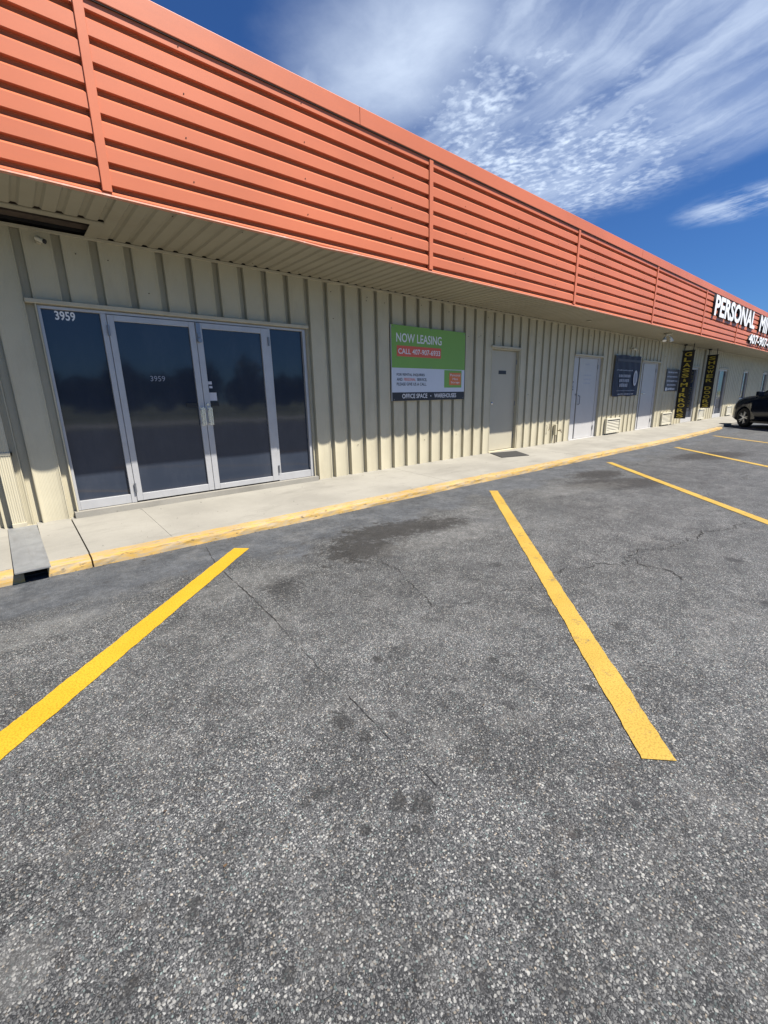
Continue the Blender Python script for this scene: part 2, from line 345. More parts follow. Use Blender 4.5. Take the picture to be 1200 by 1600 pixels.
# asphalt
def asphalt():
    mt = bpy.data.materials.new('worn_asphalt'); mt.use_nodes = True; t = NT(mt.node_tree); t.n.clear()
    p = t.node('ShaderNodeBsdfPrincipled'); o = t.node('ShaderNodeOutputMaterial'); t.l.new(p.outputs[0], o.inputs[0])
    ob = t.node('ShaderNodeTexCoord').outputs['Object']
    wn = t.vmath('SUBTRACT', t.noise(ob, 60, 2, 0.5, 0, 'Color'), (0.5, 0.5, 0.5))
    pw = t.vmath('ADD', ob, t.scalev(wn, (0.007, 0.007, 0.0)))
    big = t.noise(ob, 0.55, 5, 0.6); mid = t.noise(ob, 3.2, 5, 0.65); mid2 = t.noise(t.vmath('ADD', ob, (31, 7, 0)), 1.5, 6, 0.62)
    fine = t.noise(ob, 240, 3, 0.7)
    def vor(scale, off):
        v = t.node('ShaderNodeTexVoronoi', voronoi_dimensions='2D'); t.l.new(t.vmath('ADD', pw, off), v.inputs['Vector']); v.inputs['Scale'].default_value = scale
        s = t.node('ShaderNodeSeparateColor'); t.l.new(v.outputs['Color'], s.inputs[0])
        return v.outputs['Distance'], s.outputs[0], s.outputs[1], s.outputs[2]
    d1, a1, b1, c1 = vor(168, (0, 0, 0)); d2, a2, b2, c2 = vor(104, (3.3, 1.7, 0)); d3, a3, b3, c3 = vor(290, (5.3, 2.7, 0))
    sp = t.node('ShaderNodeSeparateXYZ'); t.l.new(ob, sp.inputs[0])
    # smoother, bluish skin along the gutter
    gut = t.smooth(t.math('ADD', sp.outputs[1], t.math('MULTIPLY', t.math('SUBTRACT', mid2, 0.5), 1.6)), 3.35, 3.75)
    gut = t.math('MULTIPLY', gut, t.smooth(sp.outputs[1], 4.9, 4.5))
    smoothskin = t.math('MAXIMUM', t.math('MULTIPLY', gut, 0.85), t.math('MULTIPLY', t.math('MULTIPLY', t.smooth(mid2, 0.52, 0.66), t.smooth(sp.outputs[1], 1.5, 2.8)), 0.6))
    far = t.smooth(sp.outputs[0], 3.0, 9.0)
    smoothskin = t.math('MAXIMUM', smoothskin, t.math('MULTIPLY', far, 0.55))
    show = t.math('SUBTRACT', 1.0, t.math('MULTIPLY', smoothskin, 0.72))
    s3 = t.math('MULTIPLY', t.smooth(d3, 0.56, 0.36), t.math('GREATER_THAN', a3, 0.25))
    s1 = t.math('MULTIPLY', t.smooth(d1, 0.56, 0.38), t.math('GREATER_THAN', a1, 0.38))
    s2 = t.math('MULTIPLY', t.smooth(d2, 0.46, 0.34), t.math('GREATER_THAN', a2, 0.84))
    binder = t.mix(t.smooth(big, 0.3, 0.7), (0.018, 0.0195, 0.022), (0.036, 0.038, 0.041))
    binder = t.mix(t.math('MULTIPLY', t.smooth(fine, 0.45, 0.8), 0.45), binder, (0.12, 0.12, 0.12))
    grey1 = t.ramp(b1, [(0.0, (0.055, 0.057, 0.061)), (0.45, (0.145, 0.147, 0.15)), (0.8, (0.24, 0.24, 0.236)), (1.0, (0.50, 0.49, 0.47))])
    grey2 = t.ramp(b2, [(0.0, (0.12, 0.12, 0.12)), (0.5, (0.27, 0.265, 0.25)), (1.0, (0.46, 0.45, 0.42))])
    grey3 = t.ramp(b3, [(0.0, (0.06, 0.062, 0.065)), (0.6, (0.14, 0.142, 0.146)), (1.0, (0.30, 0.298, 0.29))])
    tint = t.mix(t.smooth(c1, 0.86, 0.9), (1, 1, 1), (1.10, 0.96, 0.80))
    tint = t.mix(t.smooth(c1, 0.12, 0.08), tint, (0.80, 1.0, 0.98))
    grey1 = t.mix(1.0, grey1, tint, 'MULTIPLY')
    mott = t.math('ADD', t.math('MULTIPLY', t.smooth(mid, 0.3, 0.7), 0.35), t.math('MULTIPLY', t.smooth(big, 0.3, 0.7), 0.35))
    lum = t.math('ADD', 0.62, mott)
    lumc = t.node('ShaderNodeCombineColor'); [t.l.new(lum, lumc.inputs[i]) for i in range(3)]
    grey1 = t.mix(1.0, grey1, lumc.outputs[0], 'MULTIPLY'); grey3 = t.mix(1.0, grey3, lumc.outputs[0], 'MULTIPLY')
    c = t.mix(t.math('MULTIPLY', s3, show), binder, grey3)
    c = t.mix(t.math('MULTIPLY', s1, show), c, grey1)
    c = t.mix(t.math('MULTIPLY', s2, show), c, grey2)
    skin = t.mix(t.smooth(mid, 0.35, 0.7), (0.095, 0.097, 0.101), (0.145, 0.146, 0.148))
    skin = t.mix(t.math('MULTIPLY', gut, 0.7), skin, t.mix(t.smooth(mid, 0.3, 0.7), (0.105, 0.118, 0.140), (0.175, 0.190, 0.215)))
    skin = t.mix(t.math('MULTIPLY', t.smooth(fine, 0.45, 0.75), 0.5), skin, (0.20, 0.205, 0.215))
    c = t.mix(t.math('MULTIPLY', smoothskin, 0.62), c, skin)
    # patches: dusty pale, oily dark, and one painted glare spot
    dust = t.math('MULTIPLY', t.smooth(mid2, 0.60, 0.40), t.smooth(mid, 0.45, 0.75))
    c = t.mix(t.math('MULTIPLY', dust, 0.30), c, (0.27, 0.26, 0.245))
    def blob(x, y, rx, ry, ang=0.0, rag=0.9, nz=None, e0=1.18, e1=0.62):
        d = t.vmath('SUBTRACT', ob, (x, y, 0))
        if ang:
            rot = t.node('ShaderNodeVectorRotate', rotation_type='Z_AXIS'); t.l.new(d, rot.inputs['Vector']); rot.inputs['Angle'].default_value = -ang; d = rot.outputs[0]
        d = t.vmath('LENGTH', t.scalev(d, (1 / rx, 1 / ry, 0)))
        d = t.math('ADD', d, t.math('MULTIPLY', t.math('SUBTRACT', nz or mid, 0.5), rag * 2))
        return t.smooth(d, e0, e1)
    ragn = t.math('ADD', t.math('MULTIPLY', t.noise(ob, 8.0, 7, 0.72), 0.6), t.math('MULTIPLY', t.noise(t.vmath('ADD', ob, (4, 4, 0)), 24.0, 4, 0.65), 0.4))
    oil = None
    for args in [(2.9, 3.36, 0.72, 0.30, -0.12, 2.3), (3.35, 3.2, 0.5, 0.24, -0.25, 2.4), (2.35, 3.1, 0.42, 0.30, 0, 3.0), (7.1, 2.75, 0.9, 0.45, -0.5, 1.3), (7.7, 3.3, 0.6, 0.35, 0, 1.4), (11.6, 2.6, 1.2, 0.5, -.3, 1.4)]:
        bl = blob(*args, nz=ragn); oil = bl if oil is None else t.math('MAXIMUM', oil, bl)
    c = t.mix(t.math('MULTIPLY', oil, 0.85), c, (0.036, 0.034, 0.032))
    drops = None
    dropn = t.math('ADD', t.math('MULTIPLY', t.noise(t.vmath('ADD', ob, (6, 1, 0)), 32.0, 5, 0.7), 0.75), t.math('MULTIPLY', ragn, 0.25))
    for (x, y, rr, rag) in [(0.86, 0.85, 0.05, 1.3), (0.78, 0.80, 0.02, .6), (0.55, 1.12, 0.022, .9), (0.80, 0.91, 0.035, 0.9), (0.654, 0.912, 0.022, 0.4), (0.281, 0.739, 0.020, 0.25), (-0.016, 0.975, 0.021, 0.3), (0.301, 1.239, 0.020, .3), (0.144, 1.032, 0.022, .4), (0.16, 1.06, .02, .4), (0.879, 1.382, .05, 1.0), (1.298, 1.623, 0.03, .6), (0.905, 1.232, .035, 1.0), (0.615, 1.123, 0.035, 1.0), (1.376, 2.868, 0.15, 2.2), (1.9, .75, .03, .6), (2.6, 0.9, 0.05, .9), (3.6, 0.35, 0.06, .9), (1.75, 1.2, .03, .8), (2.9, 2.0, 0.06, 1.0), (4.4, 0.72, .07, 1.0), (1.15, .45, .02, .5)]:
        bl = blob(x, y, rr * 0.85, rr * 1.15, x * 7, 0.6 + rag * 1.9, dropn, 1.12, 0.72); drops = bl if drops is None else t.math('MAXIMUM', drops, bl)
    c = t.mix(t.math('MULTIPLY', drops, 0.66), c, (0.026, 0.026, 0.026))
    pale = None
    for args in [(1.05, 2.35, 0.16, 0.05, 0.9, 1.5), (0.75, 2.2, 0.10, 0.04, 0.6, 1.5), (1.2, 3.1, 0.5, 0.2, .1, 1.6), (3.2, 2.8, 0.8, 0.22, -.1, 1.7), (-0.1, 3.3, .5, .16, 0.1, 1.5), (6.3, 3.0, 1.0, .3, -.3, 1.6), (-0.25, 1.2, .10, .10, 0, 1.9)]:  # last pale blob is glare painted into the colour
        bl = blob(*args, nz=ragn); pale = bl if pale is None else t.math('MAXIMUM', pale, bl)
    c = t.mix(t.math('MULTIPLY', pale, 0.22), c, (0.30, 0.295, 0.28))
    # wear mottling at several sizes, old gum and drip spots, brownish patches
    m3 = t.noise(t.vmath('ADD', ob, (11, 5, 0)), 7.5, 6, 0.7); m4 = t.noise(t.vmath('ADD', ob, (2, 9, 0)), 20, 4, 0.65)
    lum2 = t.math('MULTIPLY', 0.66, t.math('ADD', 0.64, t.math('ADD', t.math('ADD', t.math('MULTIPLY', t.smooth(m3, 0.28, 0.72), 0.38), t.math('MULTIPLY', t.smooth(mid2, 0.32, 0.66), 0.22)), t.math('MULTIPLY', t.smooth(m4, 0.3, 0.7), 0.34))))
    lc = t.node('ShaderNodeCombineColor'); [t.l.new(lum2, lc.inputs[i]) for i in range(3)]
    c = t.mix(1.0, c, lc.outputs[0], 'MULTIPLY')
    c = t.mix(1.0, c, (0.985, 1.0, 1.0), 'MULTIPLY')
    brown = t.math('MULTIPLY', t.smooth(t.noise(t.vmath('ADD', ob, (23, 3, 0)), 4.5, 5, 0.7), 0.60, 0.74), 0.35)
    c = t.mix(brown, c, (0.075, 0.060, 0.046))
    vs = t.node('ShaderNodeTexVoronoi', voronoi_dimensions='2D'); t.l.new(t.vmath('ADD', ob, t.scalev(t.vmath('SUBTRACT', t.noise(ob, 22, 3, 0.6, 0, 'Color'), (0.5, 0.5, 0.5)), (0.05, 0.05, 0))), vs.inputs['Vector']); vs.inputs['Scale'].default_value = 2.6
    vsc = t.node('ShaderNodeSeparateColor'); t.l.new(vs.outputs['Color'], vsc.inputs[0])
    spots = t.smooth(t.math('SUBTRACT', vs.outputs['Distance'], t.math('MULTIPLY', vsc.outputs[0], 0.07)), 0.022, -0.012)
    c = t.mix(t.math('MULTIPLY', spots, 0.42), c, (0.025, 0.025, 0.026))
    t.l.new(c, p.inputs['Base Color']); p.inputs['Roughness'].default_value = 0.72; p.inputs['Specular IOR Level'].default_value = 0.35
    h = t.math('ADD', t.math('MULTIPLY', t.math('MULTIPLY', t.math('MAXIMUM', s1, s2), show), 0.7), t.math('MULTIPLY', fine, 0.35))
    h = t.math('ADD', h, t.math('MULTIPLY', s3, 0.3))
    b = t.node('ShaderNodeBump'); b.inputs['Strength'].default_value = 0.6; b.inputs['Distance'].default_value = 0.003
    t.l.new(h, b.inputs['Height']); t.l.new(b.outputs[0], p.inputs['Normal'])
    return mt
M_asphalt = asphalt()
M_crack = mat('crack_fill', (0.026, 0.025, 0.024), 0.95)

def line_paint(name, wear_a, wear_b, colA, colB):
    mt = bpy.data.materials.new(name); mt.use_nodes = True; t = NT(mt.node_tree); t.n.clear()
    p = t.node('ShaderNodeBsdfPrincipled'); o = t.node('ShaderNodeOutputMaterial'); t.l.new(p.outputs[0], o.inputs[0])
    ob = t.node('ShaderNodeTexCoord').outputs['Object']
    v = t.node('ShaderNodeTexVoronoi', voronoi_dimensions='2D'); t.l.new(ob, v.inputs['Vector']); v.inputs['Scale'].default_value = 118
    n = t.noise(ob, 9, 7, 0.72); n2 = t.noise(ob, 120, 3, 0.7)
    c = t.mix(t.smooth(t.noise(ob, 2.5, 5, 0.6), 0.3, 0.7), colA, colB)
    c = t.mix(t.math('MULTIPLY', t.smooth(v.outputs['Distance'], 0.42, 0.62), 0.42), c, tuple(x * 0.5 for x in colA))
    wear = t.smooth(t.math('ADD', t.math('MULTIPLY', n, 0.75), t.math('MULTIPLY', n2, 0.25)), wear_a, wear_b)
    c = t.mix(t.math('MULTIPLY', wear, 0.8), c, (0.10, 0.09, 0.075))
    t.l.new(c, p.inputs['Base Color']); p.inputs['Roughness'].default_value = 0.6; p.inputs['Specular IOR Level'].default_value = 0.3
    b = t.node('ShaderNodeBump'); b.inputs['Strength'].default_value = 0.3; b.inputs['Distance'].default_value = 0.002
    t.l.new(t.math('SUBTRACT', t.math('MULTIPLY', n2, 0.4), v.outputs['Distance']), b.inputs['Height']); t.l.new(b.outputs[0], p.inputs['Normal'])
    return mt
M_line = line_paint('fresh_yellow_line', 0.64, 0.72, (0.50, 0.300, 0.018), (0.54, 0.335, 0.024))
M_lineworn = line_paint('worn_yellow_line', 0.545, 0.66, (0.43, 0.278, 0.048), (0.49, 0.325, 0.065))

# ------------------------------------------------------------------ layout numbers (metres)
W = 5.842      # face of the wall
P = 4.66       # face of the fascia
ZS = 3.06      # soffit
ZT = 4.58      # top of fascia
XL, XR = -14.0, 62.0
def zwalk(y): return 0.078 + (y - 4.36) * 0.050     # top of the sidewalk
CURB = [(-14, 4.40), (-3, 4.39), (0, 4.37), (2.6, 4.33), (5, 4.33), (8, 4.275), (12, 4.20), (15, 4.17), (18, 4.22), (19.6, 4.30), (20.4, 4.38), (20.9, 4.50)]
def curb_y(x):
    for (a, ya), (b_, yb) in zip(CURB[:-1], CURB[1:]):
        if a <= x <= b_: return ya + (yb - ya) * (x - a) / (b_ - a)
    return CURB[-1][1] if x > 0 else CURB[0][1]
CURB_END = 20.9

# ------------------------------------------------------------------ ground
g = MB(); g.quad((-1500, -1500, -0.05), (1500, -1500, -0.05), (1500, 1500, -0.05), (-1500, 1500, -0.05))
M_grass = mat('dry_grass_ground', (0.16, 0.17, 0.075), 0.95, var=0.3, vscale=0.5)
tag(g.build('ground', M_grass), 'dry grass ground beyond the car park', None, None, 'structure')
g = MB()
g.quad((-70, -17, 0), (130, -17, 0), (130, 4.75, 0), (-70, 4.75, 0), 0)
def strip(mb, pts, wfun, z, mi, taper=True):
    n = len(pts); L = []
    for i, q in enumerate(pts):
        a = Vector(pts[max(0, i - 1)]); b_ = Vector(pts[min(n - 1, i + 1)]); d = (b_ - a).normalized(); nn = Vector((-d.y, d.x))
        ww = wfun(i / (n - 1)); L.append(((q[0] + nn.x * ww, q[1] + nn.y * ww, z), (q[0] - nn.x * ww, q[1] - nn.y * ww, z)))
    mb.grid(L, mi)
def jag(pts, step=0.035, amp=0.014, seed=0):
    rnd = random.Random(seed); out = []; k = 0.0
    for a, b_ in zip(pts[:-1], pts[1:]):
        L = math.dist(a, b_); n = max(2, int(L / step)); dx, dy = (b_[0] - a[0]) / L, (b_[1] - a[1]) / L
        for i in range(n):
            k = k * 0.55 + rnd.uniform(-amp, amp) * 0.9
            tt = i / n; out.append((a[0] + (b_[0] - a[0]) * tt - dy * k, a[1] + (b_[1] - a[1]) * tt + dx * k))
    out.append(pts[-1]); return out
cracks = [
 ([(1.291, 4.33), (1.168, 3.715), (1.144, 3.4), (1.128, 2.945), (1.084, 2.396), (1.049, 2.069)], 0.0042, 0.006),
 ([(1.049, 2.069), (1.02, 1.75), (1.016, 1.552)], 0.0016, 0.006),
 ([(1.016, 1.552), (0.989, 1.364), (0.976, 1.192), (0.96, 0.984), (0.954, 0.787)], 0.0024, 0.005),
 ([(2.286, 2.859), (2.229, 2.498), (2.082, 2.123), (1.946, 1.833), (2.122, 1.732), (2.327, 1.674)], 0.0038, 0.02),
 ([(2.45, 1.70), (2.557, 1.675), (2.691, 1.548), (2.80, 1.60)], 0.0045, 0.02),
 ([(2.915, 1.576), (3.161, 1.552), (3.537, 1.443), (3.619, 1.324), (3.846, 1.311), (4.145, 1.291), (4.536, 1.157), (5.102, 1.101), (5.498, 0.926), (5.977, 0.968)], 0.0065, 0.04),
 ([(3.846, 1.311), (3.74, 1.149), (3.775, 1.022), (3.62, 0.827)], 0.0075, 0.03),
 ([(4.742, 1.087), (5.107, 1.157)], 0.006, 0.03), ([(4.145, 1.291), (4.3, 1.6), (4.75, 1.9), (5.0, 2.3)], 0.003, 0.03),
 ([(5.4, 2.9), (6.1, 2.75), (6.6, 2.3)], 0.003, 0.04), ([(7.3, 1.7), (8.2, 1.9), (8.8, 1.5), (9.9, 1.7)], 0.005, 0.05),
 ([(8.3, 3.5), (9.6, 3.2), (10.8, 3.4)], 0.005, 0.05), ([(3.5, 2.45), (3.9, 2.3), (4.25, 2.4)], 0.0025, 0.03),
]
for i, (pts, ww, amp) in enumerate(cracks):
    rnd = random.Random(50 + i)
    strip(g, jag(pts, 0.03, amp, i), lambda tt, ww=ww, rnd=rnd: ww * 0.90 * max(0.0, 1.2 * rnd.random() + 0.04 + 0.20 * math.sin(tt * 37 + ww * 900)) * min(1, 6 * min(tt, 1 - tt) + 0.15), 0.003, 1)
g.build('parking_lot', [M_asphalt, M_crack], fix=False)['kind'] = 'structure'
bpy.data.objects['parking_lot']['label'] = 'worn grey asphalt car park with exposed stones and thin cracks'
g = MB(); g.quad((-200, -27, -0.03), (250, -27, -0.03), (250, -20.5, -0.03), (-200, -20.5, -0.03))
tag(g.build('road', mat('pale_concrete_road', (0.42, 0.41, 0.39), 0.85, var=0.08, vscale=0.4)), 'pale concrete road behind the car park', None, None, 'structure')

# yellow parking stripes
def stripe(p0, p1, wd, mt, label, seed):
    d = (Vector(p1) - Vector(p0)); L = d.length; d.normalize(); nn = Vector((-d.y, d.x)); rnd = random.Random(seed)
    n = int(L / 0.02); rows = []; ja = jb = 0
    for i in range(n + 1):
        c = Vector(p0) + d * (L * i / n)
        ja = ja * 0.7 + rnd.uniform(-1, 1) * 0.0024; jb = jb * 0.7 + rnd.uniform(-1, 1) * 0.0024
        a = c + nn * (wd / 2 + ja); b_ = c - nn * (wd / 2 + jb)
        rows.append([(a.x, a.y, 0.0045), (b_.x, b_.y, 0.0045)])
    mb = MB(); mb.grid(rows)
    o = mb.build('parking_line', mt, origin=(p0[0], p0[1], 0), fix=False)
    for q in o.data.vertices: pass
    return tag(o, label, 'parking line', 'yellow parking lines on the asphalt')
stripe((-2.06, 0.45), (1.505, 3.928), 0.148, M_line, 'bright fresh yellow parking line, the one in front of the glass double doors', 1)
stripe((1.668, 0.379), (5.338, 3.791), 0.122, M_lineworn, 'full length worn yellow parking line ending in open asphalt in front of the leasing sign', 2)
stripe((5.60, 0.42), (9.244, 3.778), 0.115, M_lineworn, 'yellow parking line meeting the kerb just past the beige door with the mat', 3)
stripe((9.3, 0.40), (12.86, 3.66), 0.115, M_lineworn, 'thin yellow parking line in front of the first louvred wall unit', 4)
stripe((13.4, 0.40), (16.89, 3.822), 0.115, M_lineworn, 'farthest yellow parking line, nearest the parked dark car', 5)

# sidewalk, slab by slab in one sheet of concrete
g = MB()
joints = [(-9.2, 0.004), (-4.6, 0.004), (-0.13, 0.0), (0.055, 0.0), (0.355, 0.006), (1.05, 0.0015), (5.15, 0.003), (9.35, 0.004), (13.4, 0.004), (17.6, 0.004), (22.0, 0.004), (26.5, 0.004), (31, 0.004), (36, .004), (62, 0)]
xs = -14.0; prev = 0.0
for k, (xj, hw) in enumerate(joints):
    a, b_ = xs + prev, xj - hw
    if not (abs(a + 0.13) < 0.01):
        n = max(1, int((b_ - a) / 0.8))
        rows = []
        for i in range(n + 1):
            x = a + (b_ - a) * i / n; yb = curb_y(x) + 0.175 if x < CURB_END else 4.56
            rows.append([(x, yb, -0.02), (x, yb, zwalk(yb)), (x, 5.86, zwalk(5.86)), (x, 6.0, zwalk(6.0))])
        g.grid(rows)
        for rr in (rows[0], rows[-1]): g.add([*rr, (rr[0][0], 6.0, -0.02)], [(0, 1, 2, 3, 4)])
    xs, prev = xj, hw
g.box(-14, 62, 4.5, 6.0, -0.03, 0.012, 1)          # dark bed seen down the joints and in the drain trough
o = g.build('sidewalk', [M_conc, mat('dark_concrete', (0.06, 0.055, 0.05), 0.9)]); tag(o, 'pale concrete sidewalk along the shop wall', None, None, 'structure')
# curb with worn yellow paint
g = MB(); paint = []
prof = [(0.0, -0.02, 1), (0.0, 0.0, 1), (0.006, 0.030, 1), (0.012, 0.056, 1), (0.020, 0.069, 1), (0.034, 0.077, 1), (0.075, 0.0815, 1), (0.13, 0.085, 0.9), (0.175, 0.0, 0.1)]
def curb_seg(x0, x1):
    n = max(2, int((x1 - x0) / 0.06)); rows = []
    for i in range(n + 1):
        x = x0 + (x1 - x0) * i / n; y0 = curb_y(x)
        row = []
        for j, (dy, z, pt) in enumerate(prof):
            j1 = mnoise.noise(Vector((x * 4.0, j * 0.7, 3))) * 0.010 + mnoise.noise(Vector((x * 17, j * 1.3, 9))) * 0.004
            if j < 2: j1 *= 1.2
            zz_ = zwalk(y0 + 0.175) if j == len(prof) - 1 else z
            if 1 < j < 6: zz_ += mnoise.noise(Vector((x * 9, j, 1))) * 0.004
            fade = max(0.0, min(1.0, (x - 19.0) / 1.9)) if x > 19 else 0.0
            if j > 1: zz_ *= (1 - 0.75 * fade) if j < len(prof) - 1 else 1 - .3 * fade
            row.append((x, y0 + dy + (j1 if j < len(prof) - 1 else 0), zz_)); paint.append(pt)
        rows.append(row)
    g.grid(rows)
    for rr in (rows[0], rows[-1]):
        g.add([*rr, (rr[0][0], rr[-1][1], -0.02)], [tuple(range(len(prof) + 1))]); paint.extend([p_[2] for p_ in prof] + [0])
curb_seg(-14, -0.115); curb_seg(0.04, 0.345); curb_seg(0.358, CURB_END)
o = g.build('curb', M_curb)
at = o.data.attributes.new('paint', 'FLOAT', 'POINT'); at.data.foreach_set('value', paint)
tag(o, 'low rounded concrete curb with worn yellow paint', None, None, 'structure')

# ------------------------------------------------------------------ the building
B = thing('shop_building', 'long low metal-clad shop building with coral fascia over cream ribbed walls', 'building', (0, W, 0))
PITCH = 0.3185
def wall_profile(x0, x1):
    far = 0.15 if x0 > 17 else 1.0
    """points (x, y) of the ribbed siding between two cuts"""
    pts = []
    k0 = math.floor((x0 - 1.024) / PITCH) - 1; k1 = math.ceil((x1 - 1.024) / PITCH) + 1
    for k in range(k0, k1 + 1):
        c = 1.024 + k * PITCH
        pts += [(c - 0.054, W + 0.002), (c - 0.047, W - 0.005), (c - 0.040, W - 0.004), (c - 0.033, W + 0.055 * far), (c + 0.033, W + 0.055 * far), (c + 0.040, W - 0.004), (c + 0.047, W - 0.005), (c + 0.054, W + 0.002)]
        a, b_ = c + 0.054, c + PITCH - 0.054
        for q in (0.12, 0.3, 0.5, 0.7, 0.88): pts.append((a + (b_ - a) * q, W + 0.003 + 0.015 * math.sin(math.pi * q) ** 0.6))
    def at_x(x):
        for (xa, ya), (xb, yb) in zip(pts[:-1], pts[1:]):
            if xa <= x <= xb: return ya + (yb - ya) * (x - xa) / max(1e-9, xb - xa)
        return W
    return [(x0, at_x(x0))] + [q for q in pts if x0 + 1e-4 < q[0] < x1 - 1e-4] + [(x1, at_x(x1))]
OPEN = [(0.44, 3.53, 0.0, 2.365), (7.975, 9.05, 0.0, 2.35), (11.52, 13.20, 0.0, 2.345), (16.03, 17.66, 0.0, 2.345), (20.55, 22.03, 0.0, 2.30), (24.95, 26.45, 0.0, 2.33), (29.45, 30.65, 0.92, 2.33), (34.1, 35.5, 0.92, 2.33)]
g = MB(); gf = []
def siding(x0, x1, z0, z1):
    pr = wall_profile(x0, x1); g.grid([[(x, y, z0) for x, y in pr], [(x, y, z1) for x, y in pr]], 0)
x = XL
for (a, b_, z0, z1) in OPEN:
    siding(x, a, 0.10, ZS); siding(a, b_, z1, ZS)
    if z0 > 0: siding(a, b_, 0.10, z0)
    # reveal round the opening
    for (xa, xb) in ((a, a), (b_, b_)): g.quad((xa, W - 0.001, z0), (xa, W + 0.20, z0), (xa, W + 0.20, z1), (xa, W - 0.001, z1), 0)
    g.quad((a, W, z1), (b_, W, z1), (b_, W + 0.2, z1), (a, W + 0.2, z1), 0)
    x = b_
siding(x, XR, 0.10, ZS)
rnd = random.Random(8)
for k in range(60):       # stray screw heads and rust dots
    x = 0.04 + PITCH * rnd.randint(0, 60) + rnd.uniform(.12, .26); z = rnd.choice((0.62, 1.35, 2.55, 2.9)) + rnd.uniform(-.04, .04)
    if not any(a - .03 < x < b_ + .03 and z < z1 + .06 for a, b_, z0, z1 in OPEN) and not (5.1 < x < 7.1 and 1.3 < z < 2.6): g.cyl((x, W + .02, z), (x, W + 0.004, z), .005, 6, 1)
wall = g.build('wall', [M_wall, M_seam], B, fix=False)
g = MB(); g.box(XL, XR, W + 0.21, W + 12, 0.0, 3.9); g.build('inner_wall', M_void, B)
# trims: base strip, headers over the openings, strip under the soffit
g = MB()
x = XL
for (a, b_, z0, z1) in OPEN + [(XR, XR, 0, 0)]:
    if z0 == 0:
        if a > x: g.box(x, a - (0.02 if a < XR else 0), W - 0.010, W + 0.02, 0.105, 0.150)
        x = b_ + 0.02
g.build('base_trim', M_trim, B)
for (a, b_, z0, z1) in OPEN:
    g = MB(); e = 0.09 if a < 1 else 0.02
    g.bbox(a - e, b_ + 0.03, W - 0.030, W + 0.012, z1 + 0.003, z1 + 0.043, 0.003)
    g.build('header_trim', M_trim, B)
g = MB(); g.box(XL, XR, W - 0.022, W + 0.02, ZS - 0.028, ZS - 0.004); g.build('soffit_trim', M_trim, B)

# soffit: ribbed sheet, with the open slot at its left end
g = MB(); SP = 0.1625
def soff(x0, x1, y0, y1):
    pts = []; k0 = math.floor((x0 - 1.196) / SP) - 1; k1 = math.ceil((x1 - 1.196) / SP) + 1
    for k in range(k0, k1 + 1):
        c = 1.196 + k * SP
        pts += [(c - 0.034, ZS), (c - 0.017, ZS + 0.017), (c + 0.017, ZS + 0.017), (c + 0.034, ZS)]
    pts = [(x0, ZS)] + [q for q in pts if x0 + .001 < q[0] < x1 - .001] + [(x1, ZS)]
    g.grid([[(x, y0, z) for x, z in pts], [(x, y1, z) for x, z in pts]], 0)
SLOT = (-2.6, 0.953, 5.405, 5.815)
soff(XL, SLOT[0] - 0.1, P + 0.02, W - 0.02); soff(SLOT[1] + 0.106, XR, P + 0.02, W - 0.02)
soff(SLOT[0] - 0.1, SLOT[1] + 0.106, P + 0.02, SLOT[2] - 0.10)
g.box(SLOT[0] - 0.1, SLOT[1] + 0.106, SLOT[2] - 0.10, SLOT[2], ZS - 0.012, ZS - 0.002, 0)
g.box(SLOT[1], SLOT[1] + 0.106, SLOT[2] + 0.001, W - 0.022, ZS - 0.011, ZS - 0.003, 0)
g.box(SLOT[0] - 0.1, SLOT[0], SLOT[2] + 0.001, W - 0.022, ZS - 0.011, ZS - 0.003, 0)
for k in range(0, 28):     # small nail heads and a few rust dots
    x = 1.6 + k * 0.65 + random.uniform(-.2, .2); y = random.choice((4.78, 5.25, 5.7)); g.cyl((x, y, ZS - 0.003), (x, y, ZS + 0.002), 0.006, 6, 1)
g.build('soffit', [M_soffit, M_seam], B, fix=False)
g = MB()     # dark box added above the slot to keep it black, plus a timber
g.box(XL, XR, P + 0.062, W + 0.2, ZS + 0.20, ZS + 0.24); g.box(XL, XR, W - 0.02, W + 0.2, ZS + 0.03, ZS + 0.20)
g.box(XL, XR, P + 0.062, P + 0.10, ZS + 0.03, ZS + 0.20)
g.box(SLOT[0], SLOT[1] + .2, 5.66, 5.80, ZS + 0.05, ZS + 0.19, 1)
g.build('soffit_dark_box', [M_void, mat('old_timber', (0.07, 0.05, 0.035), 0.9, var=0.3)], B)

# fascia: grooved coral sheet
SEAMS = [0.99 - 4.09 * 3, 0.99 - 4.09 * 2, 0.99 - 4.09, 0.99, 4.88, 8.97, 13.06, 17.19, 21.32, 25.45, 29.58, 33.71, 37.84, 41.97, 46.1, 50.23, 54.36, 58.5]
lips = [3.148 + 0.1688 * k for k in range(8)]
prof = [(P + 0.004, ZS + 0.004), (P, ZS + 0.02)]
for zl in lips:
    prof += [(P, zl - 0.064), (P + 0.002, zl - 0.062), (P + 0.042, zl - 0.026), (P + 0.045, zl - 0.004), (P + 0.042, zl - 0.001), (P + 0.002, zl), (P, zl + 0.002)]
prof += [(P, 4.40)]
g = MB(); nx = 152; rows = []
for i in range(nx + 1):
    x = XL + (XR - XL) * i / nx
    rows.append([(x, y + 0.003 * mnoise.noise(Vector((x * 0.9, z * 2.5, 0))), z) for y, z in prof])
g.grid(rows, 0)
rnd = random.Random(4)
for s in range(len(SEAMS) - 1):      # screws
    for f in (0.18, 0.5, 0.82):
        for j, zl in enumerate(lips[1::2]):
            x = SEAMS[s] + (SEAMS[s + 1] - SEAMS[s]) * (f + rnd.uniform(-.01, .01)); z = zl + 0.03
            g.cyl((x, P + 0.002, z), (x, P - 0.004, z), 0.0055, 8, 1)
